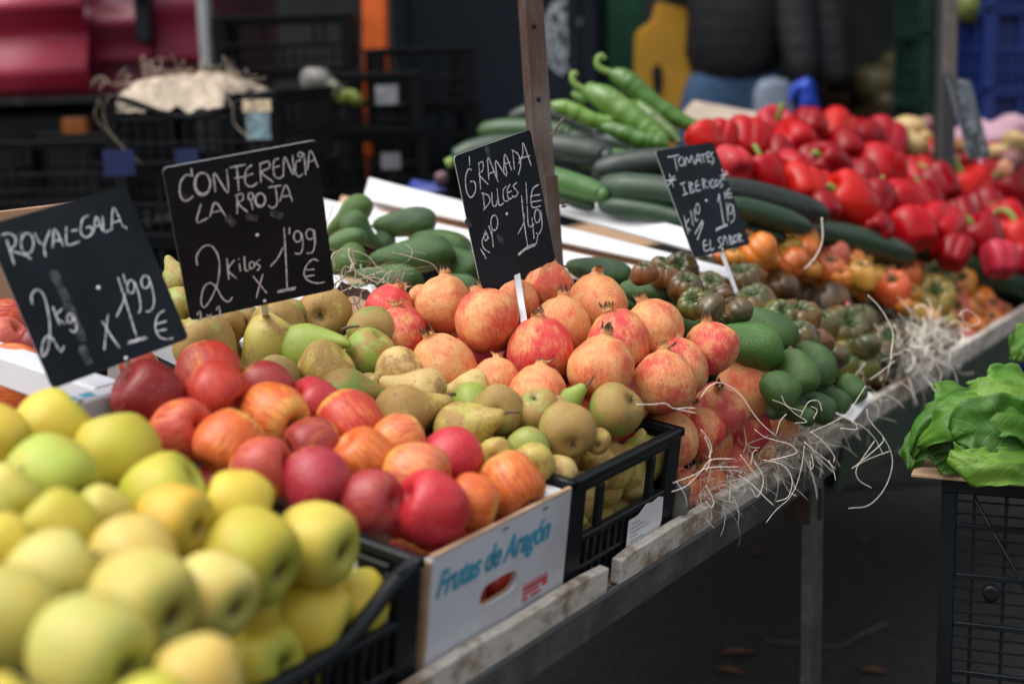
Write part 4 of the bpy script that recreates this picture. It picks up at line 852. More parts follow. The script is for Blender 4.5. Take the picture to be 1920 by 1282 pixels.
# ------------------------------------------------------------------ black crates
def rib(lst, x0, x1, y0, y1, z0, z1): lst.append((x0, x1, y0, y1, z0, z1))
def crate(mw, Lx, Ly, H_, label, group=None, handle=True, slats=True, dip=0.0, name='plastic_crate', mat=None, step=.017):
    mat = mat or M['black_plastic']; root = tag(empty(name, mw), label, 'crate', group); t = .009
    def rimpath(L):
        if not dip: return None
        if L < .42: return [(0, -dip), (L * .3, -dip), (L - .13, -dip * .95), (L - .085, -dip * .72), (L - .04, -.014), (L, 0)]
        return [(0, 0), (.06, -.01), (.14, -dip * .75), (.20, -dip), (L - .20, -dip), (L - .14, -dip * .75), (L - .06, -.01), (L, 0)]
    # corner posts
    for cx0, cy0 in ((0, 0), (Lx, 0), (0, Ly), (Lx, Ly)):
        sx = 1 if cx0 == 0 else -1; sy = 1 if cy0 == 0 else -1
        X = sorted((cx0, cx0 + sx * .034)); Y = sorted((cy0, cy0 + sy * .006)); X2 = sorted((cx0, cx0 + sx * .006)); Y2 = sorted((cy0 + sy * .006, cy0 + sy * .034))
        obj('corner_post', boxes('corner_post', [(X[0], X[1], Y[0], Y[1], .004, H_ - .004), (X2[0], X2[1], Y2[0], Y2[1], .004, H_ - .004)], .001), mat, root)
    sides = [((0, 0), (1, 0), Lx), ((0, Ly), (1, 0), Lx), ((0, 0), (0, 1), Ly), ((Lx, 0), (0, 1), Ly)]
    for (ox, oy), d, L in sides:
        def B(a0, a1, z0, z1, th=t, off=0.0):
            s = 1 if (ox == 0 and oy == 0) or (d == (1, 0) and oy == 0) or (d == (0, 1) and ox == 0) else -1
            q = sorted((off * s, (off + th) * s))
            return (ox + a0, ox + a1, oy + q[0], oy + q[1], z0, z1) if d == (1, 0) else (ox + q[0], ox + q[1], oy + a0, oy + a1, z0, z1)
        long_dip = dip and d == (1, 0)
        if long_dip:
            P = []; 
            for a, z in rimpath(L): P.append((ox + a, oy + .006 * (1 if oy == 0 else -1), H_ + z - .005))
            C = cat_rom(P, 5); m = tube('rim', C, .0095, 8, flat=.8, ref=Vector((0, 0, 1))); obj('rim', m, mat, root); low = H_ - dip - .01
        else:
            obj('rim', boxes('rim', [B(-.003, L + .003, H_ - .012, H_, .013, -.003), B(.034, L - .034, H_ - .022, H_ - .0125, .004, .0)], .002), mat, root); low = H_ - .022
        z2 = low * .52 if handle else low * .97
        obj('rail', boxes('rail', [B(.034, L - .034, z2, z2 + .009, .011, -.001)], .0015), mat, root)
        obj('rail', boxes('rail', [B(.034, L - .034, z2 * .48, z2 * .48 + .006, .009, 0)], .0015), mat, root)
        obj('rail', boxes('rail', [B(.034, L - .034, .001, .012, .010, 0)], .0015), mat, root)
        if handle:
            for a in ((.25, .72) if L > .2 else (.5,)): obj('handle_bar', boxes('handle_bar', [B(L * a, L * a + .012, z2 + .0095, low - .001, .008, .001)], .001), mat, root)
        if slats:
            n_ = int((L - .08) / step); me = None
            for i in range(n_):
                a = .04 + (L - .08) * (i + .5) / n_
                if me is None: base = a; me = boxes('slat', [B(a - .003, a + .003, .0125, z2 - .001, .006, .001)], 0)
                o = obj('slat', me, mat, root); o.location = Vector((a - base, 0, 0)) if d == (1, 0) else Vector((0, a - base, 0))
    lat = []
    for i in range(int(Lx / .03)): lat.append((i * .03 + .01, i * .03 + .014, .01, Ly - .01, .0, .003))
    for i in range(int(Ly / .03)): lat.append((.01, Lx - .01, i * .03 + .01, i * .03 + .014, .0035, .0065))
    obj('base_lattice', boxes('base_lattice', lat, 0), mat, root); return root
def tmat(u, v, w_, rz=0.0, rx=0.0): return TM @ Matrix.Translation((u, v, w_)) @ Matrix.Rotation(rz, 4, 'Z') @ Matrix.Rotation(rx, 4, 'X')
pc = crate(tmat(.272, .016, .002), .276, .40, .158, 'black slatted crate of pears with a torn white label', 'black produce crates on the stall')
gc2 = crate(tmat(-.61, -.165, .002), .295, .40, .150, 'black crate at the left end of the stall, under the nearest golden apples', 'black produce crates on the stall', handle=False)
gc = crate(tmat(-.305, .016, .002), .290, .40, .158, 'black crate of golden apples with a dipped front rim', 'black produce crates on the stall', handle=False, dip=.055)
lab = tag(obj('crate_label', mesh('crate_label', [tb(u_, .0125, w2) for u_, w2 in ((.415, .018), (.50, .018), (.507, .045), (.505, .076), (.492, .080), (.475, .077), (.46, .080), (.44, .070), (.415, .069))], [tuple(range(9))[::-1]], False), M['pin']), 'torn white paper label stuck on the pear crate', 'label')
lab.modifiers.new('thick', 'SOLIDIFY').thickness = .0006
for i in range(7):
    pr_ = obj('print_line', mesh('print_line', [tb(.422, .0115, .062 - i * .006), tb(.442 + .03 * (i % 3) / 2, .0115, .062 - i * .006), tb(.442 + .03 * (i % 3) / 2, .0115, .0633 - i * .006), tb(.422, .0115, .0633 - i * .006)], [(0, 1, 2, 3)], False), M['greyprint'], lab)
tag(obj('crate_label', boxes('crate_label', [(0, .0008, 0, .09, 0, .05)], 0), M['pin'], None, tmat(-.0245, .09, .09)), 'white label inside the golden apple crate corner', 'label')
# risers under the produce: added supports, mostly black so the gaps between fruit look shaded
def riser(u0, u1, prof, mat, label):
    n = len(prof); P = [(prof[0][0], .012)] + list(prof) + [(prof[-1][0], .012)]; n = len(P)
    vs = [(u0, a, b) for a, b in P] + [(u1, a, b) for a, b in P]; fs = [tuple(range(n)), tuple(range(n, 2 * n))[::-1]] + [(i, i + n, (i + 1) % n + n, (i + 1) % n) for i in range(n)]
    m = mesh('card_riser', vs, fs, False); bm = bmesh.new(); bm.from_mesh(m); bmesh.ops.recalc_face_normals(bm, faces=bm.faces); bm.to_mesh(m); bm.free()
    tag(obj('card_riser', m, mat, None, TM), label, 'riser', 'risers hidden under the produce')
riser(-.29, -.03, [(.05, .03), (.38, .13)], M['bgplastic'], 'dark riser under the golden apples in the dipped crate')
riser(-.59, -.33, [(-.13, .10), (.20, .13)], M['bgplastic'], 'dark riser under the golden apples at the left end')
riser(.012, .25, [(.05, .03), (.38, .12)], M['cardboard'], 'card riser under the red apples')
riser(.285, .535, [(.09, .02), (.40, .12)], M['bgplastic'], 'dark riser under the pears')
riser(.25, .56, [(.43, .10), (.75, .14)], M['bgplastic'], 'dark riser behind the pear crate')
riser(.575, .80, [(.08, .05), (.20, .14), (.50, .15)], M['bgplastic'], 'dark riser under the pomegranates')
riser(.805, 1.08, [(.05, .03), (.20, .12), (.34, .11)], M['bgplastic'], 'dark riser under the avocados')
riser(1.09, 1.80, [(.10, .03), (.22, .11), (.36, .12)], M['bgplastic'], 'dark riser under the tomatoes')
riser(1.17, 1.75, [(.46, .10), (.95, .12)], M['bgplastic'], 'dark riser under the courgettes')
riser(1.81, 2.75, [(.14, .04), (.26, .15), (.55, .20)], M['bgplastic'], 'dark riser under the bell peppers')
# ------------------------------------------------------------------ printed cardboard box
def slot_plate(name, x0, x1, z0, z1, sx, sz, sa, sb, th, n=32):
    """plate with a rounded slot: outer rectangle, slot centre, half sizes"""
    vs, fs = [], []
    for s_ in (0, 1):
        for i in range(n):
            a = 2 * math.pi * i / n; c, s = math.cos(a), math.sin(a); r = min(((x1 - sx) if c > 0 else (sx - x0)) / max(abs(c), 1e-6), ((z1 - sz) if s > 0 else (sz - z0)) / max(abs(s), 1e-6)); vs.append((sx + c * r, s_ * th, sz + s * r))
        for i in range(n):
            a = 2 * math.pi * i / n; c, s = math.cos(a), math.sin(a); e = .45; vs.append((sx + sa * abs(c) ** e * (1 if c > 0 else -1), s_ * th, sz + sb * abs(s) ** .9 * (1 if s > 0 else -1)))
    corners = [(x1, z1), (x0, z1), (x0, z0), (x1, z0)]
    for s_ in (0, 1):
        for cxx, czz in corners:                         # snap the nearest outer point to each corner
            k = min(range(n), key=lambda i: (vs[s_ * 2 * n + i][0] - cxx) ** 2 + (vs[s_ * 2 * n + i][2] - czz) ** 2); vs[s_ * 2 * n + k] = (cxx, s_ * th, czz)
    for i in range(n):
        j = (i + 1) % n
        fs.append((i, n + i, n + j, j)); fs.append((2 * n + i, 2 * n + j, 3 * n + j, 3 * n + i)); fs.append((n + i, 3 * n + i, 3 * n + j, n + j)); fs.append((i, j, 2 * n + j, 2 * n + i))
    m = mesh(name, vs, fs, False)
    bm = bmesh.new(); bm.from_mesh(m); bmesh.ops.recalc_face_normals(bm, faces=bm.faces); bm.to_mesh(m); bm.free(); return m
cb = troot('printed_fruit_box', 'white cardboard fruit box with blue lettering, full of red apples', 'box')
o = obj('front_panel', slot_plate('front_panel', 0, .266, .002, .153, .128, .0765, .036, .0135, .005), M['whitecard'], cb); o.location = (0, .014, 0)
obj('slot_edge', slot_plate('slot_edge', .082, .174, .05, .101, .128, .0765, .0345, .0118, .003), M['cardboard'], cb).location = (0, .0192, 0)
for a in ((0, .266, .41, .415, .002, .15), (0, .005, .0195, .4095, .002, .15), (.261, .266, .0195, .4095, .002, .15)): tobj('side_panel', [a], M['whitecard'], cb)
tobj('bottom_panel', [(.006, .26, .02, .409, .003, .007)], M['cardboard'], cb); tobj('top_edge', [(.0, .266, .0135, .0195, .1532, .1556)], M['cardboard'], cb, .0006); tobj('corner_flap', [(.205, .26, .022, .06, .147, .1485)], M['whitefoam'], cb)
tobj('folded_edge', [(-.0045, -.0005, .014, .05, .002, .151)], M['cardboard'], cb)
cu = bpy.data.curves.new('lettering', 'FONT'); cu.body = 'Frutas de Aragón'; cu.size = .039; cu.shear = .35; cu.extrude = .0003; cu.offset = .0009; cu.space_character = .98
lt0 = bpy.data.objects.new('lettering_curve', cu); me_t = bpy.data.meshes.new_from_object(lt0); bpy.data.objects.remove(lt0); me_t.materials.clear(); lt = obj('lettering', me_t, M['teal']); lt.parent = cb; lt.matrix_basis = Matrix.Translation((.008, .0132, .107)) @ Matrix.Rotation(math.pi / 2, 4, 'X') @ Matrix.Scale(.80, 4, (1, 0, 0))
for i, (a, b, c_, d) in enumerate([(q_[0] - .034, q_[1] - .034, q_[2] - .011, q_[3] - .011) for q_ in [(.212, .262, .066, .071), (.212, .245, .0605, .064), (.252, .262, .060, .065), (.212, .222, .054, .058), (.228, .250, .0545, .0575), (.212, .2615, .0735, .0745)]]): tobj('printed_mark', [(a, b, .0132, .0138, c_, d)], M['redprint'], cb, 0)
for i in range(5): tobj('printed_mark', [(.179 + .003 * (i % 2), .216 + .004 * (i % 3), .0132, .0138, .0405 - i * .004, .0413 - i * .004)], M['greyprint'], cb, 0)
tobj('printed_mark', [(.1725, .1755, .0132, .0138, .018, .022)], M['slate'], cb, 0); tobj('staple', [(.205, .214, .012, .0138, .146, .1475)], M['steel'], cb, 0); tobj('staple', [(.125, .134, .012, .0138, .146, .1475)], M['steel'], cb, 0)
# boxes behind the golden apples
b2 = troot('white_fruit_box', 'white cardboard box behind the golden apples, blue print on its rim', 'box')
for a in ((-.60, -.02, .425, .45, .20, .238), (-.052, -.012, .451, .85, .20, .238), (-.60, -.575, .451, .85, .12, .238), (-.60, -.02, .851, .87, .12, .238)): tobj('rim_panel', [a], M['whitecard'], b2, .003)
tobj('bottom_panel', [(-.6, -.02, .43, .87, .10, .115)], M['cardboard'], b2)
for i in range(5): tobj('printed_mark', [(-.17 + .022 * i, -.155 + .022 * i, .432, .444, .2382, .2388)], M['teal'], b2, 0)
b3 = troot('white_fruit_box', 'white cardboard box right behind the printed box, its rim showing by the plum-red apple', 'box')
for a in ((.0, .32, .425, .437, .06, .20), (.0, .012, .438, .85, .06, .20), (.31, .322, .438, .85, .06, .20)): tobj('rim_panel', [a], M['whitecard'], b3, .003)
tobj('bottom_panel', [(.0, .32, .43, .87, .05, .058)], M['cardboard'], b3)
tag(tobj('cardboard_flap', [(-.1, .35, .9, .904, .10, .34)], M['tan_card']), 'brown cardboard flap standing between the two left price boards', 'cardboard')
# white rimmed boxes lying between avocados and courgettes
def quad_slab(name, P4, th, mat, parent=None):
    n_ = (P4[1] - P4[0]).cross(P4[3] - P4[0]).normalized()
    if n_.z < 0: n_ = -n_
    c0 = sum(P4, Vector()) / 4; vs = [p - c0 for p in P4] + [p - c0 - n_ * th for p in P4]; fs = [(0, 1, 2, 3), (7, 6, 5, 4)] + [(i, i + 4, (i + 1) % 4 + 4, (i + 1) % 4) for i in range(4)]
    m = mesh(name, vs, fs, False); bm = bmesh.new(); bm.from_mesh(m); bmesh.ops.recalc_face_normals(bm, faces=bm.faces); bmesh.ops.bevel(bm, geom=bm.edges[:], offset=.0012, segments=1, affect='EDGES'); bm.to_mesh(m); bm.free()
    o = obj(name, m, mat, None, Matrix.Translation(c0))
    if parent: o.parent = parent; o.matrix_basis = parent.matrix_world.inverted() @ Matrix.Translation(c0)
    return o
wb = tag(empty('white_lined_tray', Matrix.Translation(at(1100, 430, 2.75))), 'white-lined cardboard tray, empty, between the avocados and the courgettes', 'tray'); bpy.context.view_layer.update()
def strip(name, px, mat, th=.006): quad_slab(name, [at(*p) for p in px], th, mat, wb)
strip('rear_rim', [(693, 333, 3.02), (1360, 500, 2.42), (1372, 520, 2.36), (686, 372, 2.92)], M['whitefoam'])
strip('tray_floor', [(640, 366, 3.02), (1360, 508, 2.44), (1340, 560, 2.40), (620, 420, 2.80)], M['tan_card'])
strip('front_rim', [(600, 372, 2.9), (1300, 520, 2.36), (1230, 545, 2.34), (590, 430, 2.72)], M['whitefoam'])
strip('upper_flap', [(1020, 352, 2.82), (1330, 440, 2.5), (1335, 478, 2.46), (1024, 392, 2.74)], M['whitefoam'])
strip('corner_panel', [(692, 332, 3.0), (760, 350, 2.95), (748, 415, 2.88), (676, 388, 2.92)], M['whitefoam'])
tag(quad_slab('crate_rim_board', [at(1300, 188, 3.8), at(1580, 240, 3.75), at(1560, 266, 3.68), at(1270, 222, 3.6)], .012, simple('raw_crate_wood', (.42, .34, .27), .8, .2, 25, .2)), 'pale rim of a wooden crate behind the bell peppers', 'crate')
tag(quad_slab('paper_sheet', [at(1604, 716, 2.30), at(1640, 742, 2.30), at(1600, 790, 2.22), at(1556, 770, 2.22)], .002, M['whitefoam']), 'white paper corner under the small right avocado', 'paper')
# crumpled white paper behind the pears
bm = bmesh.new(); bmesh.ops.create_grid(bm, x_segments=26, y_segments=16, size=.5)
for v_ in bm.verts:
    q = v_.co * 6; v_.co.z = .10 * noise.noise(q) + .05 * abs(noise.noise(q * 2.3)) + .22 * math.exp(-((v_.co.x + .1) ** 2) * 12); v_.co.x *= 1
me = bpy.data.meshes.new('crumpled_paper'); bm.to_mesh(me); bm.free(); me.polygons.foreach_set('use_smooth', [False] * len(me.polygons))
tag(obj('crumpled_paper', me, M['whitefoam'], None, basis(U * .26, V * .18, W * .2, at(575, 566, 2.12))), 'crumpled white paper behind the brown eyed pear', 'paper')
# ------------------------------------------------------------------ posts
def post(x0, y0, d0, y1, d1, x1, wd, th, mat, label, holes):
    a, b = at(x1, y1, d1), at(x0, y0, d0); ax = (b - a).normalized(); b = a + ax * ((b - a).length + 1.2); L = (b - a).length
    mw = zframe(ax, a, 1, 0); r_ = camdir(1, 0, .35); x = (r_ - ax * r_.dot(ax)).normalized(); mw = basis(x, ax.cross(x), ax, a)
    root = tag(empty('canopy_post', mw), label, 'post', 'steel posts of the stall canopy'); obj('upright', boxes('upright', [(-wd / 2, wd / 2, 0, .004, 0, L), (-wd / 2, -wd / 2 + .004, -.004 + .008, th, 0, L), (wd / 2 - .004, wd / 2, .0045, th, 0, L)], .0008), mat, root)
    for z in holes: o = obj('bolt_hole', lathe('bolt_hole', [(.3, .1), (1, .1), (1, -.1), (.3, -.1)], 14), M['slate'], root); o.matrix_basis = Matrix.Translation((-.006, -.0002, z)) @ Matrix.Rotation(math.pi / 2, 4, 'X') @ Matrix.Diagonal((.0033, .0033, .004, 1))
    return root, L
pr, L = post(1001, 0, 2.28, 620, 2.20, 1042, .033, .03, M['rust'], 'rusty brown steel post rising beside the third price board', [])
for y_ in (55, 194):
    z = (620 - y_) / FPX * 2.26 * 1.03
    o = obj('bolt_hole', lathe('bolt_hole', [(.3, .1), (1, .1), (1, -.1), (.3, -.1)], 14), M['slate'], pr); o.matrix_basis = Matrix.Translation((-.004, -.0008, z)) @ Matrix.Rotation(math.pi / 2, 4, 'X') @ Matrix.Diagonal((.004, .004, .008, 1))
obj('sleeve', boxes('sleeve', [(-.004, .0195, -.004, .034, .0, .248)], .0015), M['rust'], pr); obj('wing_bolt', boxes('wing_bolt', [(.019, .028, -.008, -.002, .20, .206), (.022, .030, -.006, .0, .196, .199)], .001), M['rust'], pr)
pr2, L2 = post(1783, 0, 3.75, 330, 3.6, 1776, .042, .035, simple('black_sleeve', (.012, .012, .013), .5, .2), 'dark post standing left of the far price board', [])
o = obj('bare_upright', boxes('bare_upright', [(-.0185, .0185, -.005, .034, (330 - 130) / FPX * 3.7, L2)], .001), simple('brown_grey_steel', (.075, .06, .052), .6, .3, 30), pr2)
tw = [at(1014, 300, 2.27), at(1020, 275, 2.26), at(1040, 245, 2.25), at(1057, 222, 2.24)]
tag(obj('wire_end', tube('wire_end', cat_rom(tw, 4), .0022, 6), simple('grey_wire', (.16, .12, .10), .6, .2)), 'bent wire sticking out from the rusty post', 'wire')
# ------------------------------------------------------------------ price boards with chalk writing
def ell(cx, cy, rx, ry, n=14, a0=-1.7): return [(cx + rx * math.cos(a0 + 6.5 * i / n), cy + ry * math.sin(a0 + 6.5 * i / n)) for i in range(n + 1)]
def rrect(w_, h_, r, k=5):
    out = []
    for cx, cy, a0 in ((w_ / 2 - r, h_ / 2 - r, 0), (-w_ / 2 + r, h_ / 2 - r, 90), (-w_ / 2 + r, -h_ / 2 + r, 180), (w_ / 2 - r, -h_ / 2 + r, 270)):
        for i in range(k + 1): a = R(a0 + 90 * i / k); out.append((cx + r * math.cos(a), cy + r * math.sin(a)))
    return out
def sign(P, label, strokes, pins, conv, mat='slate', wd=.0018, smears=(), stake=.16, thick=1.0, tip=None):
    P = [Vector(p) for p in P]; c = sum(P, Vector()) / 4; x = (P[1] - P[0] + P[2] - P[3]); w_ = x.length / 2; x.normalize(); y = (P[0] - P[3] + P[1] - P[2]); h_ = y.length / 2; y.normalize(); y = (y - x * y.dot(x)).normalized(); z = x.cross(y)
    mw = basis(x, y, z, c); inv = mw.inverted(); root = tag(empty('price_board', mw), label, 'price sign', 'chalk price boards on white stakes')
    o2 = rrect(w_, h_, .006); n = len(o2); t = .0016
    vs = [(a, b, 0) for a, b in o2] + [(a, b, -t) for a, b in o2]; fs = [tuple(range(n)), tuple(range(n, 2 * n))[::-1]] + [(i, i + n, (i + 1) % n + n, (i + 1) % n) for i in range(n)]
    me = mesh('board', vs, fs, False); me.materials.append(M[mat]); me.materials.append(M['edge'])
    for f_ in me.polygons[2:]: f_.material_index = 1
    obj('board', me, None, root)
    def loc(p): px, py = conv(p); return inv @ on_plane(px, py, c, z)
    def ribbon(name, strokes, wd, m, off):
        vs, fs = [], []
        for si, s in enumerate(strokes):
            C = cat_rom([loc(p) for p in s], 4) if len(s) > 2 else [loc(s[0]).lerp(loc(s[1]), i / 6) for i in range(7)]
            b = len(vs); L = len(C)
            for i, p in enumerate(C):
                d = C[min(i + 1, L - 1)] - C[max(i - 1, 0)]; d.z = 0
                if d.length < 1e-7: d = Vector((1, 0, 0))
                d.normalize(); s_ = Vector((-d.y, d.x, 0)); k = wd * (.85 + .35 * noise.noise(Vector((i * .5, si * 3.3, 0)))) * (.75 if i in (0, L - 1) else 1) * .5
                for q in (s_ * k, s_ * -k): vs.append(Vector((p.x, p.y, off + si * 6e-6)) + q)
            for i in range(L - 1): a = b + 2 * i; fs.append((a, a + 1, a + 3, a + 2))
        obj(name, mesh(name, vs, fs, False), m, root)
    if smears: ribbon('chalk_smear', smears, wd * 4.5, M['smear'], .0002)
    if strokes: ribbon('chalk_writing', strokes, wd * thick, M['chalk'], .0005)
    for p in pins:
        o = obj('pin', lathe('pin', [(.2, .5), (.7, .4), (1, .1), (1, -.2)], 12), M['pin'], root); o.matrix_basis = Matrix.Translation(loc(p) + Vector((0, 0, .0008))) @ Matrix.Diagonal((.0023, .0023, .0018, 1))
    if tip:
        a = loc(pins[-1]) + Vector((0, .004, -.003)); b = inv @ at(*tip); d_ = (b - a); o = obj('stake', boxes('stake', [(-.0045, .0045, -.0012, .0012, 0, d_.length)], .0004), M['pin'], root); zz_ = d_.normalized(); xx_ = (x * 0 + Vector((1, 0, 0)) - zz_ * zz_.x).normalized(); o.matrix_basis = basis(xx_, zz_.cross(xx_), zz_, a)
    elif stake: 
        px_ = loc(pins[-1]).x; obj('stake', boxes('stake', [(px_ - .0045, px_ + .0045, -h_ / 2 - stake, -h_ / 2 + .03, -.0042, -.0018), (px_ - .001, px_ + .001, -h_ / 2 - stake, -h_ / 2 - .0, -.0017, -.0008)], .0004), M['pin'], root)
M['edge'] = simple('pale_board_edge', (.30, .32, .34), .5, .1)
cA = lambda p: (p[0] / 2.565, 250 + p[1] / 2.565)
cB = lambda p: (820 + p[0] / 3.374, 100 + p[1] / 3.374)
cD = lambda p: (820 + p[0] / 3.205, 80 + p[1] / 3.205)
def Y(x): return x
S1 = [[(30, 510), (48, 570), (68, 632)], [(5, 490), (40, 482), (72, 500), (70, 540), (45, 562), (110, 582), (150, 605)], ell(130, 530, 30, 50), [(165, 480), (185, 520), (205, 535)], [(240, 465), (212, 540), (218, 595)],
      [(252, 552), (262, 460), (305, 545)], [(258, 520), (298, 510)], [(318, 450), (322, 535), (382, 520)], [(342, 470), (374, 464)], [(425, 395), (395, 415), (388, 480), (415, 500), (440, 482), (436, 450), (412, 455)],
      [(448, 485), (462, 400), (492, 470)], [(452, 452), (484, 440)], [(492, 398), (500, 472), (528, 465)], [(535, 468), (545, 358), (592, 452)], [(540, 430), (578, 420)], [(600, 448), (608, 462)],
      [(155, 825), (150, 780), (175, 752), (207, 775), (226, 840), (238, 920), (236, 1000), (222, 1055), (204, 1073), (200, 1030), (215, 985), (240, 975), (266, 1010), (290, 1050), (308, 1022)],
      [(252, 832), (285, 922)], [(300, 842), (268, 880), (312, 917)], ell(335, 890, 14, 22), [(348, 868), (368, 930), (357, 955), (335, 945)],
      [(490, 903), (530, 970), (575, 1032)], [(518, 872), (508, 960), (500, 1042)], [(558, 884), (590, 815), (600, 770)], [(566, 692), (610, 830), (656, 980)], [(612, 1012), (708, 985)], [(615, 1003), (700, 978)], [(592, 678), (602, 722)],
      ell(628, 738, 18, 32), [(646, 715), (668, 780), (675, 840), (664, 866)], ell(698, 715, 20, 30), [(718, 695), (740, 795), (728, 848), (700, 858)],
      [(792, 850), (758, 875), (745, 930), (762, 975), (798, 990), (832, 985)], [(748, 918), (800, 903)], [(752, 952), (800, 942)]]
sign([(-0.5533, 1.4979, 1.1947), (-0.4296, 1.6047, 1.2246), (-0.3640, 1.5769, 1.0528), (-0.4878, 1.4701, 1.0229)], 'leftmost price board, chalked ROYAL-GALA 2kg x 1\'99 €', S1, [(472, 743), (605, 1082)], cA, smears=[[(250, 660), (300, 760), (350, 880), (400, 1000)], [(390, 1020), (430, 1110)], [(90, 480), (120, 500)]], wd=.0024, thick=.85, tip=(266, 735, 1.72))
S2 = [[(928, 205), (895, 200), (868, 235), (864, 290), (885, 324), (912, 316), (928, 300)], [(918, 165), (925, 205)], ell(972, 243, 38, 55), ell(975, 240, 36, 50), [(1035, 282), (1030, 190), (1095, 285), (1090, 172)], [(1138, 155), (1148, 275)], [(1102, 165), (1180, 150)], [(1126, 216), (1172, 208)],
      [(1212, 150), (1182, 180), (1180, 238), (1208, 256), (1240, 235)], [(1184, 205), (1218, 192)], [(1255, 238), (1250, 142)], [(1246, 148), (1290, 135), (1294, 165), (1258, 188), (1316, 236)],
      [(1342, 120), (1316, 135), (1318, 200), (1344, 216), (1364, 200)], [(1318, 165), (1346, 156)], [(1362, 208), (1368, 112), (1410, 200), (1406, 104)], [(1448, 128), (1424, 138), (1420, 185), (1434, 208), (1458, 194)], [(1462, 96), (1470, 200)], ell(1444, 103, 11, 12),
      [(1478, 176), (1492, 82), (1530, 164)], [(1482, 138), (1518, 126)], [(966, 338), (946, 425), (1002, 405)], [(1008, 402), (1035, 332), (1086, 400)], [(1018, 380), (1066, 370)], [(1140, 387), (1140, 290)], [(1130, 300), (1165, 290), (1166, 320), (1145, 336), (1192, 380)],
      [(1206, 325), (1216, 368)], ell(1205, 303, 12, 18), ell(1250, 320, 25, 33), ell(1252, 318, 23, 30), [(1286, 260), (1352, 250)], [(1324, 260), (1332, 335), (1308, 358), (1290, 345)], [(1345, 327), (1374, 248), (1406, 327)], [(1350, 305), (1396, 298)],
      [(948, 635), (945, 590), (975, 545), (1015, 540), (1045, 580), (1055, 640), (1045, 720), (1012, 798), (980, 836), (966, 805), (980, 740), (1010, 718), (1040, 740), (1068, 790), (1098, 808), (1118, 785)],
      [(1090, 600), (1100, 702)], [(1126, 608), (1096, 655), (1136, 696)], [(1150, 625), (1156, 662)], [(1146, 602), (1149, 606)], [(1174, 590), (1180, 658), (1204, 650)], ell(1211, 632, 12, 16), [(1250, 605), (1230, 622), (1250, 640), (1236, 660)],
      [(1216, 685), (1282, 767)], [(1264, 675), (1246, 735), (1232, 790)], [(1298, 640), (1335, 598), (1362, 545)], [(1365, 450), (1374, 600), (1380, 742)], [(1335, 757), (1424, 738)], [(1332, 764), (1420, 747)], [(1392, 450), (1390, 484)],
      ell(1430, 495, 18, 26), [(1450, 478), (1456, 535), (1445, 575), (1416, 576)], ell(1490, 484, 19, 25), [(1510, 462), (1514, 525), (1502, 570), (1474, 575)],
      [(1532, 612), (1502, 605), (1470, 640), (1462, 682), (1488, 710), (1528, 719), (1562, 713)], [(1464, 656), (1512, 652)], [(1466, 688), (1512, 680)],
      [(946, 872), (962, 853), (966, 895)], [(946, 897), (980, 891)], [(993, 870), (1016, 892)], [(1016, 866), (991, 893)], [(1038, 850), (1053, 830), (1059, 876)], [(1040, 882), (1074, 872)]]
sign([(-0.3902, 1.6195, 1.2414), (-0.2213, 1.6772, 1.2651), (-0.2173, 1.7424, 1.0777), (-0.3861, 1.6846, 1.0540)], 'biggest price board, chalked CONFERENCIA LA RIOJA 2 Kilos x 1\'99 €', S2, [(1237, 488), (1273, 805)], cA, smears=[[(1090, 400), (1130, 440)], [(1180, 400), (1240, 410)], [(870, 290), (900, 320)], [(1300, 380), (1360, 400)]], wd=.0024, thick=.95, tip=(503, 650, 1.98))
S3 = [[(215, 740), (195, 733), (176, 790), (185, 880), (214, 912), (240, 868), (234, 815), (205, 812)], [(200, 650), (203, 710)], [(260, 690), (272, 862)], [(255, 700), (285, 688), (286, 740), (262, 768), (322, 832)], [(325, 802), (319, 660), (383, 814)], [(322, 762), (366, 748)],
      [(376, 782), (368, 680), (436, 778), (420, 662)], [(418, 762), (425, 640), (470, 742)], [(422, 702), (460, 690)], [(474, 612), (486, 738)], [(468, 612), (510, 640), (526, 700), (510, 772)], [(512, 700), (538, 640), (541, 568), (592, 712)], [(510, 668), (588, 648)],
      [(286, 880), (298, 992)], [(276, 885), (318, 898), (330, 940), (288, 993)], [(342, 880), (348, 958), (368, 966), (376, 930)], [(376, 855), (388, 958), (418, 948)], [(434, 840), (414, 870), (420, 930), (446, 934)], [(458, 828), (440, 868), (450, 922), (476, 910)], [(446, 882), (468, 872)],
      [(502, 818), (478, 842), (508, 880), (490, 908), (470, 902)],
      [(270, 1235), (298, 1282), (306, 1300)], [(304, 1145), (282, 1180), (290, 1230), (330, 1262)], [(300, 1120), (325, 1175)], ell(304, 1160, 12, 24), [(340, 1095), (352, 1228)], [(322, 1090), (345, 1160), (352, 1228)], ell(358, 1072, 22, 48),
      [(558, 815), (566, 955)], [(640, 830), (602, 858), (590, 930), (602, 975), (652, 965)], [(584, 906), (648, 893)], [(590, 942), (658, 930)],
      [(508, 1142), (542, 1075), (548, 1010)], [(530, 898), (545, 1060), (572, 1240)], [(510, 1278), (560, 1238), (618, 1210), (634, 1150)], [(508, 1270), (562, 1228), (612, 1205)], [(566, 965), (575, 1092), (612, 1080)], [(596, 1038), (610, 1175)], ell(630, 1030, 18, 42), [(652, 990), (660, 1090), (642, 1142), (622, 1136)]]
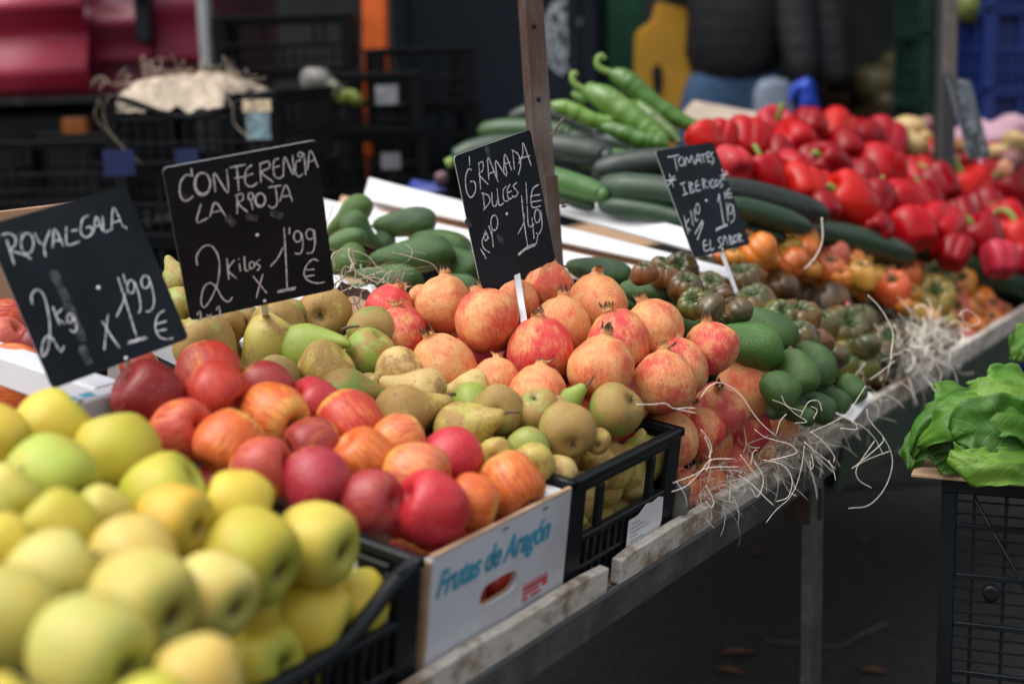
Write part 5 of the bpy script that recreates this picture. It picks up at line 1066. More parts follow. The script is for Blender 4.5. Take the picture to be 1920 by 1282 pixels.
sign([(-0.0698, 1.8944, 1.2272), (0.0344, 2.0099, 1.2544), (0.0659, 2.0257, 1.0664), (-0.0383, 1.9102, 1.0392)], 'price board against the rusty post, chalked GRANADA DULCES KILO 1\'49 €', S3, [(437, 1017), (516, 1410)], cB, smears=[[(310, 590), (322, 640), (326, 700)], [(180, 1050), (210, 1100)], [(380, 1150), (420, 1200)]], wd=.0024, thick=1.0, tip=(986, 626, 1.86))
S4 = [[(1382, 690), (1452, 676)], [(1424, 690), (1440, 772)], ell(1466, 715, 16, 26), [(1490, 742), (1495, 690), (1515, 722), (1525, 680), (1545, 732)], [(1550, 732), (1565, 672), (1586, 727)], [(1553, 712), (1580, 704)], [(1575, 680), (1612, 670)], [(1592, 680), (1604, 725)],
      [(1636, 660), (1618, 666), (1625, 717), (1642, 710)], [(1620, 690), (1636, 685)], [(1658, 660), (1640, 675), (1660, 702), (1648, 736)], [(1392, 788), (1418, 870)], [(1370, 832), (1434, 824)], [(1424, 800), (1386, 860)], [(1708, 760), (1728, 830)], [(1698, 802), (1748, 790)], [(1738, 770), (1706, 826)],
      [(1472, 848), (1490, 912)], [(1458, 852), (1488, 840)], [(1474, 918), (1506, 905)], [(1510, 840), (1520, 902)], [(1508, 840), (1532, 850), (1514, 872), (1546, 890), (1518, 906)], [(1562, 828), (1550, 850), (1560, 892), (1582, 884)], [(1552, 862), (1576, 855)], [(1590, 820), (1600, 882)], [(1588, 820), (1612, 832), (1596, 852), (1626, 876)],
      [(1630, 826), (1636, 872)], [(1656, 820), (1642, 842), (1650, 872), (1666, 865)], ell(1676, 845, 10, 18), [(1712, 820), (1694, 836), (1713, 856), (1698, 872)],
      [(1690, 908), (1705, 1000), (1720, 1092)], [(1672, 1132), (1710, 1110), (1742, 1098)], [(1672, 1122), (1740, 1090)], [(1692, 910), (1684, 960)], [(1724, 898), (1729, 940)], [(1757, 878), (1736, 900), (1746, 932), (1772, 925)], [(1733, 912), (1768, 906)], [(1735, 958), (1746, 1072)], ell(1760, 1000, 13, 30), [(1774, 975), (1784, 1050), (1760, 1086)],
      [(1480, 1040), (1506, 1152)], [(1512, 1058), (1490, 1100), (1522, 1132)], [(1520, 1010), (1536, 1102)], [(1540, 1000), (1550, 1072), (1564, 1060)], ell(1562, 1000, 12, 30), [(1592, 1068), (1545, 1152)], [(1597, 1080), (1560, 1188)],
      [(1612, 1188), (1596, 1200), (1605, 1252), (1632, 1245)], [(1600, 1222), (1622, 1215)], [(1636, 1184), (1641, 1247), (1662, 1235)], [(1706, 1168), (1685, 1185), (1706, 1215), (1688, 1237)], [(1714, 1222), (1725, 1163), (1746, 1217)], [(1750, 1160), (1760, 1213)], [(1748, 1160), (1771, 1170), (1754, 1185), (1781, 1200), (1758, 1214)],
      ell(1790, 1180, 11, 20), [(1805, 1150), (1816, 1202)], [(1803, 1150), (1826, 1160), (1808, 1176), (1840, 1197)]]
sign([(0.2392, 2.3015, 1.1995), (0.3476, 2.4085, 1.2057), (0.4036, 2.3616, 1.0372), (0.2952, 2.2545, 1.0310)], 'price board over the tomatoes, chalked TOMATES IBERICOS KILO 1\'19 € EL SABOR', S4, [(1615, 950), (1712, 1242)], cD, wd=.0026, thick=.95, stake=.075)
cE = lambda p: (1600 + p[0] / 5.828, 120 + p[1] / 5.828)
S5 = [[(1130, 300), (1210, 380), (1170, 430)], [(1180, 360), (1240, 470)], [(1190, 540), (1260, 600), (1240, 680), (1310, 640)], [(1280, 640), (1320, 700), (1270, 760)], [(1380, 720), (1410, 800), (1370, 820)], [(1380, 880), (1440, 930), (1400, 950)], [(1130, 180), (1260, 220)], [(1250, 520), (1330, 700), (1360, 760)], [(1390, 800), (1450, 860)], [(1230, 820), (1290, 900)]]
sign([EYEP + (Vector(q_) - EYEP) * 1.16 for q_ in ((0.8826, 2.8774, 1.2901), (0.9662, 2.9938, 1.2834), (1.0033, 2.9580, 1.1231), (0.9197, 2.8415, 1.1298))], 'smeared grey price board right of the dark post, seen edgeways', S5, [(1300, 560), (1390, 1010)], cE, mat='slate_worn', wd=.003, thick=1.3, stake=.012)

# ------------------------------------------------------------------ wood wool
def curl(p, d, L, k, rr, n=14):
    """a curly strand: p start, d direction, L length, k curliness"""
    pts = [p.copy()]; d = d.normalized(); ax = Vector((rr.uniform(-1, 1), rr.uniform(-1, 1), rr.uniform(-1, 1))).normalized(); a = rr.uniform(-k, k)
    for i in range(n):
        a += rr.uniform(-.25, .25) * k; d = (Matrix.Rotation(a, 3, ax) @ d); d.z -= .06; d.normalize(); pts.append(pts[-1] + d * L / n)
    return pts
def wool(name, label, n, box_, rng, rad=.0007, seg=4, fixed=(), mat=None, up=.0):
    """box_ in stall coordinates u0,u1,v0,v1,w0,w1"""
    vs, fs = [], []; rr = random.Random(rng)
    for i in range(n):
        u = rr.uniform(box_[0], box_[1]); v = rr.uniform(box_[2], box_[3]) ; w_ = rr.uniform(box_[4], box_[5])
        d = (U * rr.uniform(-1, 1) + V * rr.uniform(-.9, .5) + W * rr.uniform(-.15, .6 + up)).normalized()
        pts = curl(tb(u, v, w_), d, rr.uniform(.03, .10), .32, rr)
        pts = [p if (TMI @ p).z > .004 or (TMI @ p).y < -.006 else tb((TMI @ p).x, (TMI @ p).y, .004) for p in pts]
        tube_geo(pts, rad * rr.uniform(.5, 1.9), seg, vs, fs, flat=.3)
    for f_ in fixed:
        if len(f_) == 2: pxs, r_ = f_; P = [at(*p) for p in pxs]
        tube_geo(cat_rom(P, 6), r_, 5, vs, fs, flat=.55)
    c0 = vs[0].copy(); o = obj(name, mesh(name, [v - c0 for v in vs], fs), mat or M['straw'], None, Matrix.Translation(c0)); tag(o, label, 'straw', kind='stuff'); return o
q4 = lambda x, y, d: (1180 + x / 4.174, 680 + y / 4.174, d)
F = lambda pts, d, r_=.0008: ([q4(x, y, d) for x, y in pts], r_)
fx = [F([(560, 270), (620, 190), (700, 155), (780, 180), (880, 260), (960, 380), (1040, 480), (1150, 575)], 1.80, .0008), F([(55, 325), (180, 325), (280, 318), (350, 358), (440, 352), (520, 355)], 1.74), F([(340, 355), (420, 372), (520, 392)], 1.74),
      F([(560, 520), (620, 600), (645, 680), (620, 740)], 1.76), F([(590, 580), (630, 680), (628, 780), (600, 850)], 1.75), F([(860, 880), (960, 950), (1060, 1050), (1130, 1115)], 1.83, .0009), F([(1050, 760), (1180, 790), (1250, 850), (1275, 940), (1240, 1050), (1150, 1085)], 1.9, .0008),
      F([(1370, 650), (1350, 800), (1310, 950), (1250, 1060), (1150, 1150), (1070, 1250)], 1.92, .0008), F([(1370, 620), (1450, 690), (1540, 760), (1615, 830)], 1.97, .0009), F([(1420, 540), (1520, 620), (1600, 720), (1600, 780)], 1.98, .0008), F([(1560, 760), (1600, 850), (1615, 920)], 1.97),
      F([(1860, 360), (1870, 430), (1920, 500), (1990, 600), (1900, 700), (1740, 830)], 2.08, .0009), F([(1740, 825), (1880, 750), (2040, 690)], 2.08, .0008), F([(1920, 610), (1830, 740), (1775, 840), (1800, 920), (1900, 980)], 2.07, .0009),
      F([(1900, 480), (2000, 600), (2060, 760), (2010, 960), (1880, 1110), (1715, 1138)], 2.1, .0009), F([(1740, 460), (1830, 500), (1920, 590), (1990, 720)], 2.08, .0008), F([(1620, 390), (1750, 460), (1780, 520), (1650, 510)], 2.0), F([(1400, 550), (1560, 480), (1700, 400), (1800, 260), (1850, 180)], 2.05),
      F([(980, 520), (1060, 580), (1160, 610), (1260, 640), (1310, 700), (1200, 740), (1100, 760)], 1.9), F([(960, 990), (1000, 1050), (1045, 960), (1040, 870), (980, 780)], 1.84), F([(870, 720), (960, 840), (1020, 910)], 1.84), F([(950, 800), (970, 700), (1000, 680)], 1.86),
      F([(340, 940), (500, 880), (620, 820), (860, 815)], 1.78), F([(330, 1010), (450, 960), (560, 850), (640, 760), (810, 750)], 1.78), F([(600, 1080), (640, 1130), (660, 1080), (600, 960)], 1.78), F([(1120, 290), (1220, 330), (1300, 400), (1390, 460), (1300, 470)], 2.0), F([(1340, 420), (1400, 310), (1480, 300), (1510, 380)], 2.02), F([(1190, 260), (1240, 340), (1360, 380)], 2.0),
      F([(1150, 560), (1180, 460), (1230, 400)], 1.95), F([(1420, 340), (1470, 370), (1440, 440)], 2.0), F([(1425, 710), (1440, 800), (1420, 830), (1415, 770)], 1.97)]
wool('wood_wool', 'white wood wool spilling over the edge board before the pomegranates', 55, (.57, .86, .006, .06, .02, .07), 3, rad=.0007, fixed=fx)
wool('wood_wool', 'white wood wool bunched under the avocados at the edge board', 130, (.84, 1.12, .004, .06, .015, .06), 4, rad=.0008)
q5 = lambda x, y, d: (1500 + x / 4.274, 440 + y / 4.274, d)
G_ = lambda pts, d, r_=.001: ([q5(x, y, d) for x, y in pts], r_)
fx = [G_([(545, 485), (620, 560), (690, 660), (745, 790), (735, 920), (725, 990)], 2.25, .0013), G_([(1290, 610), (1310, 690), (1370, 730), (1440, 700), (1400, 640), (1330, 600), (1270, 650)], 2.5), G_([(760, 965), (860, 920), (980, 890)], 2.35, .0009), G_([(1210, 960), (1200, 1030), (1250, 1130), (1260, 1220)], 2.42, .0008), G_([(1090, 1030), (1130, 1110), (1120, 1210), (1165, 1215)], 2.38, .0008),
      G_([(900, 700), (925, 760), (890, 870), (950, 960)], 2.36), G_([(700, 1120), (730, 1000), (760, 950)], 2.3), G_([(560, 1160), (660, 1090), (760, 1010)], 2.28), G_([(800, 1180), (860, 1220), (895, 1255)], 2.26)]
wool('wood_wool', 'white wood wool tuft in front of the tomatoes', 330, (1.42, 1.72, .004, .05, .02, .10), 5, rad=.0011, fixed=fx, up=.9)
wool('wood_wool', 'fine mat of pale shreds pressed behind the edge board by the pomegranates', 330, (.57, 1.12, .008, .04, .022, .045), 12, rad=.0005)
wool('wood_wool', 'thin line of wood wool along the board below the dark tomatoes', 70, (1.12, 1.30, .004, .06, .015, .07), 6, rad=.0008, up=.3)
q6 = lambda x, y, d: (560 + x / 4.578, 300 + y / 4.578, d)
H6 = lambda pts, d, r_=.0011: ([q6(x, y, d) for x, y in pts], r_)
wool('wood_wool', 'dry cream strands by the back avocados and left pomegranates', 60, (.42, .62, .50, .60, .24, .29), 7, rad=.0008, mat=M['oldstraw'],
     fixed=[H6([(805, 795), (900, 815), (1020, 850), (1130, 885), (1180, 930), (1205, 980)], 2.05), H6([(355, 1035), (375, 950), (400, 915), (450, 935), (580, 1000), (690, 1070)], 2.05, .0018), H6([(440, 1080), (520, 1025), (640, 1010), (740, 1040), (810, 1095)], 2.05, .0016), H6([(800, 950), (770, 1000), (775, 1070)], 2.05)])
fx = [([(1305, 575, 2.1), (1335, 582, 2.1), (1362, 594, 2.1)], .0008), ([(1541, 408, 2.4), (1542, 450, 2.4), (1530, 480, 2.4), (1508, 505, 2.4)], .0016)]
wool('wood_wool', 'two loose strands lying on the avocado and the orange tomatoes', 0, (0, 1, 0, 1, 0, 1), 8, fixed=fx)
# ------------------------------------------------------------------ leafy greens and their crate
n = N('leaf_green'); v = n.coords(rnd=False); oc = n.nd('ObjectInfo').outputs['Color']; kk = n.mix(n.ramp(n.noise(v, 14, 4), .35, .7), oc, n.mix(.5, oc, (.05, .20, .015)))
kk = n.mix(n.math('MULTIPLY', n.ramp(n.vor(v, 32, out='Distance'), .10, .02), .35), kk, (.17, .30, .06)); tc_ = n.nd('TexCoord'); sx_ = n.nd('SeparateXYZ'); n.t.links.new(tc_.outputs['UV'], sx_.inputs[0]); au = n.math('ABSOLUTE', n.math('SUBTRACT', sx_.outputs[0], .5)); ph = n.math('ADD', n.math('MULTIPLY', sx_.outputs[1], 8.0), n.math('ADD', n.math('MULTIPLY', au, 3.2), n.math('MULTIPLY', n.noise(v, 9, 2), .5)))
vn = n.math('ABSOLUTE', n.math('SUBTRACT', n.math('FRACT', ph), .5)); vein = n.math('MULTIPLY', n.ramp(vn, .07, .0), n.ramp(au, .5, .2)); kk = n.mix(n.math('MULTIPLY', vein, .22), kk, (.26, .40, .12))
kk = n.mix(n.math('MULTIPLY', n.ramp(n.noise(v, 5, 3), .4, .65), .6), kk, (.035, .11, .01)); M['leaf'] = n.set(kk, .48, sss=.06, sssr=(.3, 1, .1), spec=.35); n.bump(n.math('ADD', n.math('MULTIPLY', n.noise(v, 24, 4, .6, .8), 1.1), n.math('ADD', n.math('MULTIPLY', n.noise(v, 70, 2), .25), n.math('MULTIPLY', n.ramp(vn, .16, .0), -.12))), .5, .005); n.b.inputs['Transmission Weight'].default_value = 0
M['rib'] = simple('pale_leaf_rib', (.55, .62, .38), .45, .1)
def leaf(root, spine, wds, c, seed, tilt=(0, 0, 1), ruff=.010, fold=.16, rib_=True):
    wds = [q_ * 1.2 for q_ in wds]; uvs = []
    P = cat_rom(spine, 6); m = len(P); K = 20; vs, fs = [], []; t_ = Vector(tilt).normalized(); ribp = []
    for i, p in enumerate(P):
        t = i / (m - 1); d = (P[min(i + 1, m - 1)] - P[max(i - 1, 0)]).normalized(); s = d.cross(t_).normalized(); nn = s.cross(d)
        q = t * (len(wds) - 1); k = min(int(q), len(wds) - 2); wd = wds[k] * (1 - (q - k)) + wds[k + 1] * (q - k)
        for j in range(K + 1):
            a = (j / K - .5) * 2; r1 = noise.noise(Vector((t * 5 + seed * 9, a * 1.5, seed))); r2 = noise.noise(Vector((t * 8, a * 2.2 + seed, seed * 2)))
            z = fold * wd * a * a + ruff * (abs(a) ** 1.5) * (r1 * 2.2 + r2 * 1.1) + .004 * r2 - .003 * math.exp(-(a * 9) ** 2)
            uvs.append((j / K, t)); vs.append(p + s * (a * wd * (1 + .12 * r1)) - nn * z + d * (.003 * r2 * abs(a)))
        ribp.append(p - nn * .0008)
    for i in range(m - 1):
        for j in range(K): a = i * (K + 1) + j; fs.append((a, a + 1, a + K + 2, a + K + 1))
    inv = root.matrix_world.inverted(); me_ = mesh('leaf', [inv @ v_ for v_ in vs], fs); ul = me_.uv_layers.new(name='UVMap'); [setattr(ul.data[l_.index], 'uv', uvs[l_.vertex_index]) for l_ in me_.loops]; o = obj('leaf', me_, M['leaf'], root); o.color = (*c, 1); md = o.modifiers.new('thick', 'SOLIDIFY'); md.thickness = .0008
    if rib_: obj('leaf_rib', tube('leaf_rib', [inv @ p for p in ribp], [.0042 * (1 - .8 * (1 - i / (m - 1))) for i in range(m)], 6, flat=.6), M['rib'], o)
def lp(*l): return [at(x, y, d) for x, y, d in l]
C1, C2, C3 = (.07, .17, .014), (.13, .24, .028), (.038, .10, .010)
lr = tag(empty('leafy_green_head', Matrix.Translation(at(1850, 850, 2.05))), 'big bright green leafy head lying on cardboard at the right edge', 'leafy greens'); bpy.context.view_layer.update()
tl = camdir(0, .75, -.65)
leaf(lr, lp((1712, 860, 2.02), (1752, 812, 2.0), (1825, 790, 2.0), (1910, 800, 2.02), (2000, 830, 2.05)), [.004, .03, .05, .055, .02], C3, 1, camdir(.2, .5, -.8))
leaf(lr, lp((1735, 765, 2.06), (1765, 748, 2.04), (1820, 745, 2.06), (1900, 770, 2.1), (1990, 810, 2.1)), [.012, .026, .035, .04, .02], C1, 2, tl)
leaf(lr, lp((1815, 730, 2.12), (1850, 716, 2.10), (1905, 718, 2.1), (1990, 750, 2.12)), [.008, .024, .034, .03], C2, 3, tl, rib_=False)
leaf(lr, lp((1722, 835, 2.0), (1762, 790, 1.97), (1815, 762, 1.96), (1890, 758, 1.98), (1990, 800, 2.05)), [.006, .026, .034, .038, .02], C1, 4, camdir(-.3, .75, -.6), rib_=False)
leaf(lr, lp((1788, 822, 1.94), (1825, 806, 1.93), (1880, 812, 1.93), (1940, 824, 1.95), (2010, 835, 2.0)), [.012, .036, .045, .045, .02], C3, 5, camdir(0, .15, -1), fold=-.15)
leaf(lr, lp((1782, 846, 1.92), (1830, 862, 1.90), (1890, 868, 1.90), (1960, 866, 1.93), (2020, 850, 1.98)), [.01, .022, .024, .026, .02], C2, 6, camdir(.1, .5, -.85), fold=.5, rib_=False)
leaf(lr, lp((1706, 880, 2.04), (1716, 840, 2.05), (1750, 810, 2.06), (1830, 800, 2.08)), [.004, .018, .028, .02], C3, 7, camdir(-.6, .3, -.7), rib_=False)
leaf(lr, lp((1752, 872, 2.0), (1790, 850, 2.0), (1850, 835, 2.02), (1940, 840, 2.05)), [.012, .03, .03, .02], C3, 8, camdir(0, .3, -.9), rib_=False)
leaf(lr, lp((1800, 740, 2.04), (1850, 728, 2.0), (1920, 735, 2.0), (1990, 770, 2.05)), [.01, .03, .036, .03], C2, 9, camdir(.1, .8, -.5), fold=.5)
leaf(lr, lp((1830, 780, 1.95), (1880, 776, 1.93), (1950, 792, 1.95), (2010, 820, 2.0)), [.012, .026, .03, .02], C1, 11, camdir(.0, .6, -.8), fold=.6, rib_=False)
lr2 = tag(empty('leafy_green_head', Matrix.Translation(at(1950, 650, 2.3))), 'second leafy head showing one leaf tip above the first, at the right edge', 'leafy greens'); bpy.context.view_layer.update()
leaf(lr2, lp((1904, 676, 2.2), (1914, 648, 2.2), (1950, 630, 2.22), (2010, 640, 2.25)), [.008, .016, .034, .03], C1, 12, camdir(-.5, .5, -.7)); leaf(lr2, lp((1912, 650, 2.3), (1932, 622, 2.3), (1990, 605, 2.3)), [.008, .02, .03], C2, 13, tl, rib_=False)
# greens rest on a board over an upended crate; the stack turns 22 degrees
GA = R(-21.7); gx = Vector((math.cos(GA), math.sin(GA), 0)); gy = Vector((-math.sin(GA), math.cos(GA), 0)); corner = at(1766, 893, 2.02); gz = corner.z
def gmat(x, y, z): return basis(gx, gy, Vector((0, 0, 1)), corner + gx * x + gy * y + Vector((0, 0, z)))
tag(obj('cardboard_sheet', boxes('cardboard_sheet', [(-.04, .45, -.02, .36, .001, .006)], .001), M['cardboard'], None, gmat(0, 0, 0) @ Matrix.Rotation(R(.8), 4, 'Y')), 'brown cardboard sheet under the leafy greens', 'cardboard')
uc = tag(empty('upended_crate', gmat(0, 0, 0)), 'black crate standing on end, its ribbed base facing out, under the leafy greens', 'crate'); UH = .60; UW = .40
fr = [(0, UW, .0, .012, -.024, -.001), (0, UW, .0, .012, -UH, -UH + .02), (0, .022, .0, .012, -UH + .0205, -.0245), (UW - .022, UW, .0, .012, -UH + .0205, -.0245)]
obj('base_frame', boxes('base_frame', fr, .002), M['black_plastic'], uc)
for nm, b in (('side_wall', (0, .008, .0125, .17, -UH, -.001)), ('side_wall', (UW - .008, UW, .0125, .17, -UH, -.001)), ('side_wall', (.0085, UW - .0085, .0125, .17, -.009, -.001)), ('side_wall', (.0085, UW - .0085, .0125, .17, -UH, -UH + .008))): obj(nm, boxes(nm, [b], .001), M['black_plastic'], uc)
me1 = boxes('thin_bar', [(.0225, UW - .0225, .003, .0065, -.0012, .0009)], 0); me2 = boxes('thick_bar', [(.0225, UW - .0225, .001, .009, -.0038, .0038)], .0006)
for i in range(30):
    z = -.035 - i * .0185
    if z < -UH + .025: break
    o = obj('cross_bar', me2 if i % 4 == 2 else me1, M['black_plastic'], uc); o.location = (0, 0, z)
me3 = boxes('upright_bar', [(-.0026, .0026, .0068, .0105, -UH + .0205, -.0245)], 0)
for i in range(9): o = obj('upright_bar', me3, M['black_plastic'], uc); o.location = (.045 + i * .043, 0, 0)
for a, b in (((.045, -.03), (.20, -.30)), ((.355, -.03), (.20, -.30)), ((.20, -.30), (.045, -.57)), ((.20, -.30), (.355, -.57))): obj('diagonal_brace', tube('diagonal_brace', [(a[0], .0045, a[1]), (b[0], .0045, b[1])], .003, 6), M['black_plastic'], uc)
for x_, z_ in ((.072, -.168), (.33, -.168), (.072, -.44), (.33, -.44)):
    o = obj('boss', lathe('boss', [(.55, .4), (.95, .4), (1, -.4), (.55, -.4), (.55, .3)], 18), M['black_plastic'], uc); o.matrix_basis = Matrix.Translation((x_, .0035, z_)) @ Matrix.Rotation(math.pi / 2, 4, 'X') @ Matrix.Scale(.0125, 4)
crate(gmat(-.1, .0, -UH - (gz - UH)) , .6, .4, gz - UH - .001, 'black crate on the ground beneath the upended one', slats=True)
# ------------------------------------------------------------------ ground, litter
g = mesh('ground', [(-60, -20, 0), (60, -20, 0), (60, 90, 0), (-60, 90, 0)], [(0, 1, 2, 3)], False); tag(obj('ground', g, M['asphalt']), 'dark asphalt of the market street', None, None, 'structure')
kb = boxes('kerb', [(-6, 30, 0, .15, 0.001, .12)], .01); P0 = EYEP + ray(1715, 912) * (EYEP.z / -ray(1715, 912).z)
tag(obj('kerb', kb, simple('grey_kerb_stone', (.06, .058, .056), .85, .3, 10, .3), None, Matrix.Translation(P0) @ Matrix.Rotation(R(4), 4, 'Z')), 'worn grey kerb running behind the stall', None, None, 'structure')
def gpt(x, y): d = ray(x, y); return EYEP + d * (EYEP.z / -d.z)
LF = simple('brown_dry_leaf', (.12, .055, .025), .8, .4, 40)
for i, (x, y, s, a, l) in enumerate([(1385, 1229, .045, .3, 'curled brown leaf on the ground, nearest the camera'), (1370, 1263, .035, -.2, 'brown leaf at the bottom edge of the photo'), (1424, 1040, .03, .5, 'faint dry leaf left of the table leg'), (1622, 1016, .03, 1.2, 'small dull leaf on the ground right of the table leg'), (1640, 1262, .03, 0, 'pale curl of litter right of the table leg')]):
    vs = []; fs = []
    for j in range(9):
        t = j / 8; wd = math.sin(math.pi * t) * .38; 
        for k in (-1, 0, 1): vs.append(((t - .5) * 2, k * wd, .18 * abs(k) + .12 * math.sin(t * 5)))
    for j in range(8): q = j * 3; fs += [(q, q + 3, q + 4, q + 1), (q + 1, q + 4, q + 5, q + 2)]
    tag(obj('fallen_leaf', mesh('fallen_leaf', vs, fs), LF, None, Matrix.Translation(gpt(x, y) + Vector((0, 0, .003))) @ Matrix.Rotation(a, 4, 'Z') @ Matrix.Scale(s, 4)), l, 'leaf', 'litter on the ground')
tw = [gpt(1435, 1205), gpt(1500, 1210), gpt(1570, 1215), gpt(1620, 1190), gpt(1665, 1172)]; tag(obj('dry_stalk', tube('dry_stalk', cat_rom([p + Vector((0, 0, .006)) for p in tw], 5), .0035, 6), simple('dull_stalk', (.07, .06, .045), .8)), 'long dry stalk lying on the asphalt by the table leg', 'stalk')
q = dict(P=gpt(1490, 940) + Vector((0, 0, .05)), rad=.055, c=OO, al=.9, l='orange-red fruit fallen on the ground behind the table leg'); 
o = obj('fallen_pomegranate', POMES[0], None, None, zframe(W, q['P'], .055)); o.color = (*OO, .9); tag(o, q['l'], 'pomegranate')
# ------------------------------------------------------------------ background
def bframe(x, y, d, rz=0): return Matrix.Translation(at(x, y, d)) @ Matrix.Rotation(R(rz), 4, 'Z')
def gbase(x, d, rz=0):
    p = at(x, 400, d); p.z = 0; return Matrix.Translation(p) @ Matrix.Rotation(R(rz), 4, 'Z')
# red truck, upper left
RED = simple('dusty_red_paint', (.40, .02, .055), .42, .12, 2, coat=.4); RED2 = simple('maroon_paint', (.24, .014, .045), .35, .12, 2, coat=.3)
tp = gbase(-200, 4.5, 2); tr = tag(empty('red_truck', tp), 'red truck with creased body panels, upper left behind the crates', 'truck')
z0 = at(90, 196, 4.5).z
def crease(name, x0, x1, za, zb, mat, creases, y=0.0, skew=0.0):
    vs, fs = [], []; n = 60
    for i in range(n + 1):
        t = i / n; z = za + (zb - za) * t; off = sum(-a * math.exp(-((t - c) / w_) ** 2) for c, w_, a in creases)
        for k in range(13): s = k / 12; vs.append((x0 + (x1 - x0) * s, y + off, z + skew * s))
    for i in range(n):
        for k in range(12): a = i * 13 + k; fs.append((a, a + 1, a + 14, a + 13))
    o = obj(name, mesh(name, vs, fs), mat, tr); o.modifiers.new('thick', 'SOLIDIFY').thickness = .03; return o
xx = lambda px, d=4.5: (at(px, 150, d) - tp.translation).x
crease('lower_panel', -2.2, xx(180), z0 - .02, z0 + 1.3, RED, [(.05, .03, .03), (.13, .02, -.03), (.20, .02, .04), (.30, .02, -.03), (.40, .03, .04)], -.02, .06)
crease('side_panel', xx(165), xx(285), z0 + .12, z0 + 1.4, RED2, [(.10, .03, .05), (.20, .02, -.04), (.32, .03, .04)], .10)
crease('side_panel', xx(290), xx(378), z0 + .12, z0 + 1.4, RED2, [(.14, .04, .02)], .10)
obj('door_post', boxes('door_post', [(xx(378), xx(397), .05, .15, z0 + .10, z0 + 1.4)], .005), simple('dull_white_post', (.42, .43, .44), .5, .1), tr)
obj('hinge', boxes('hinge', [(xx(266), xx(294), .02, .09, z0 + .18, z0 + .9), (xx(272), xx(288), -.03, .019, z0 + .30, z0 + .55)], .008), M['black_plastic'], tr)
obj('cargo_body', boxes('cargo_body', [(-2.2, xx(376), .16, 2.2, z0 + .02, z0 + 1.4)], .01), RED2, tr); obj('chassis', boxes('chassis', [(-2.2, .6, .2, 2.0, z0 - .35, z0 - .03)], .01), M['black_plastic'], tr)
obj('marker_lamp', boxes('marker_lamp', [(xx(112), xx(158), .04, .10, z0 - .10, z0 - .045)], .006), simple('amber_lens', (.35, .10, .01), .3), tr)
for wx in (-1.6, .1):
    wt = obj('wheel', lathe('tyre', [(.25, .5), (.55, .55), (.92, .5), (1, .25), (1, -.25), (.92, -.5), (.55, -.55), (.25, -.5)], 32), M['black_plastic'], tr); wt.matrix_basis = Matrix.Translation((wx, .45, .42)) @ Matrix.Rotation(math.pi / 2, 4, 'X') @ Matrix.Scale(.42, 4); obj('rim', lathe('rim', [(.1, .58), (.5, .5), (.55, .3), (.5, -.3)], 20), M['steel'], wt)
# crate stacks
def bstack(x, y, d, n, Lx, Ly, h_, rz, labels, group, dipx=0.0):
    p = at(x, y, d); ztop = p.z; m0 = Matrix.Translation((p.x, p.y, 0)) @ Matrix.Rotation(R(rz), 4, 'Z')
    for i in range(n):
        z = ztop - (i + 1) * (h_ + .002)
        if z < .002: break
        crate(m0 @ Matrix.Translation((.01 * (i % 2), .008 * (i % 3), z)), Lx, Ly, h_, labels[i] if i < len(labels) - 1 or i == 0 else labels[-1] + ', ' + ordinal(i + 1) + ' from its top', group, mat=M['bgplastic'], step=.03, dip=dipx if i == 0 else 0, handle=not (dipx and i == 0))
    return m0, ztop
gp = 'stacked black crates behind the stall'
m1, zt = bstack(190, 176, 3.35, 7, .44, .36, .17, -14, ['black crate heaped with cream straw, top of the stack below the truck', 'black crate second from the top under the straw', 'black crate third from the top under the straw', 'black crate low in the stack under the straw'], gp, .05)
m2, zt2 = bstack(565, 140, 3.9, 8, .33, .34, .165, 6, ['black crate with green vegetables, behind the second price board', 'black crate under the one with green vegetables', 'black crate low in the narrow stack'], gp)
m3, zt3 = bstack(395, 30, 4.3, 10, .42, .34, .17, 2, ['topmost black crate of the tall stack beside the truck post', 'black crate in the tall stack beside the truck post'], gp)
bstack(-60, 265, 3.6, 6, .42, .36, .165, -8, ['black crate at the left edge under the truck', 'black crate low at the left edge under the truck'], gp)
bstack(700, 90, 4.15, 8, .30, .34, .17, 10, ['black crate right beneath the orange bar', 'black crate lower beneath the orange bar'], gp)
# straw heap over the top crate
vs, fs = [], []; rr = random.Random(21); GX, GY = 34, 18
for i in range(GX + 1):
    for j in range(GY + 1):
        s, t = i / GX, j / GY; hgt = .045 * (math.sin(math.pi * s) ** .5) * (math.sin(math.pi * t) ** .4 if 0 < t < 1 else 0) + .016 * noise.noise(Vector((s * 9, t * 6, 1)))
        vs.append(Vector((.02 + s * .28, .0 + t * .30, .165 + hgt - (.035 if t < .08 else 0))))
for i in range(GX):
    for j in range(GY): a = i * (GY + 1) + j; fs.append((a, a + GY + 1, a + GY + 2, a + 1))
for i in range(110):
    p = Vector((rr.uniform(.0, .31), rr.uniform(-.02, .25), .20 + rr.uniform(-.02, .02))); tube_geo(curl(p, Vector((rr.uniform(-1, 1), rr.uniform(-1, .4), rr.uniform(-.2, .9))), rr.uniform(.03, .07), .35, rr), .0009, 4, vs, fs)
for P in ([(.30, -.005, .18), (.335, -.012, .14), (.34, -.016, .10), (.37, -.02, .07), (.40, -.02, .06)], [(.03, -.005, .17), (.01, -.015, .14), (.02, -.02, .09), (.06, -.03, .05), (.11, -.04, .01)], [(.0, -.01, .16), (-.01, -.02, .12), (.02, -.02, .08)]):
    tube_geo(cat_rom(P, 5), .003, 6, vs, fs, flat=.25)
zc = zt - .172; mw = m1 @ Matrix.Translation((0, 0, zc)); tag(obj('wood_wool', mesh('wood_wool', vs, fs), M['oldstraw'], None, mw), 'cream wood wool heaped in the top crate below the truck', 'straw', kind='stuff')
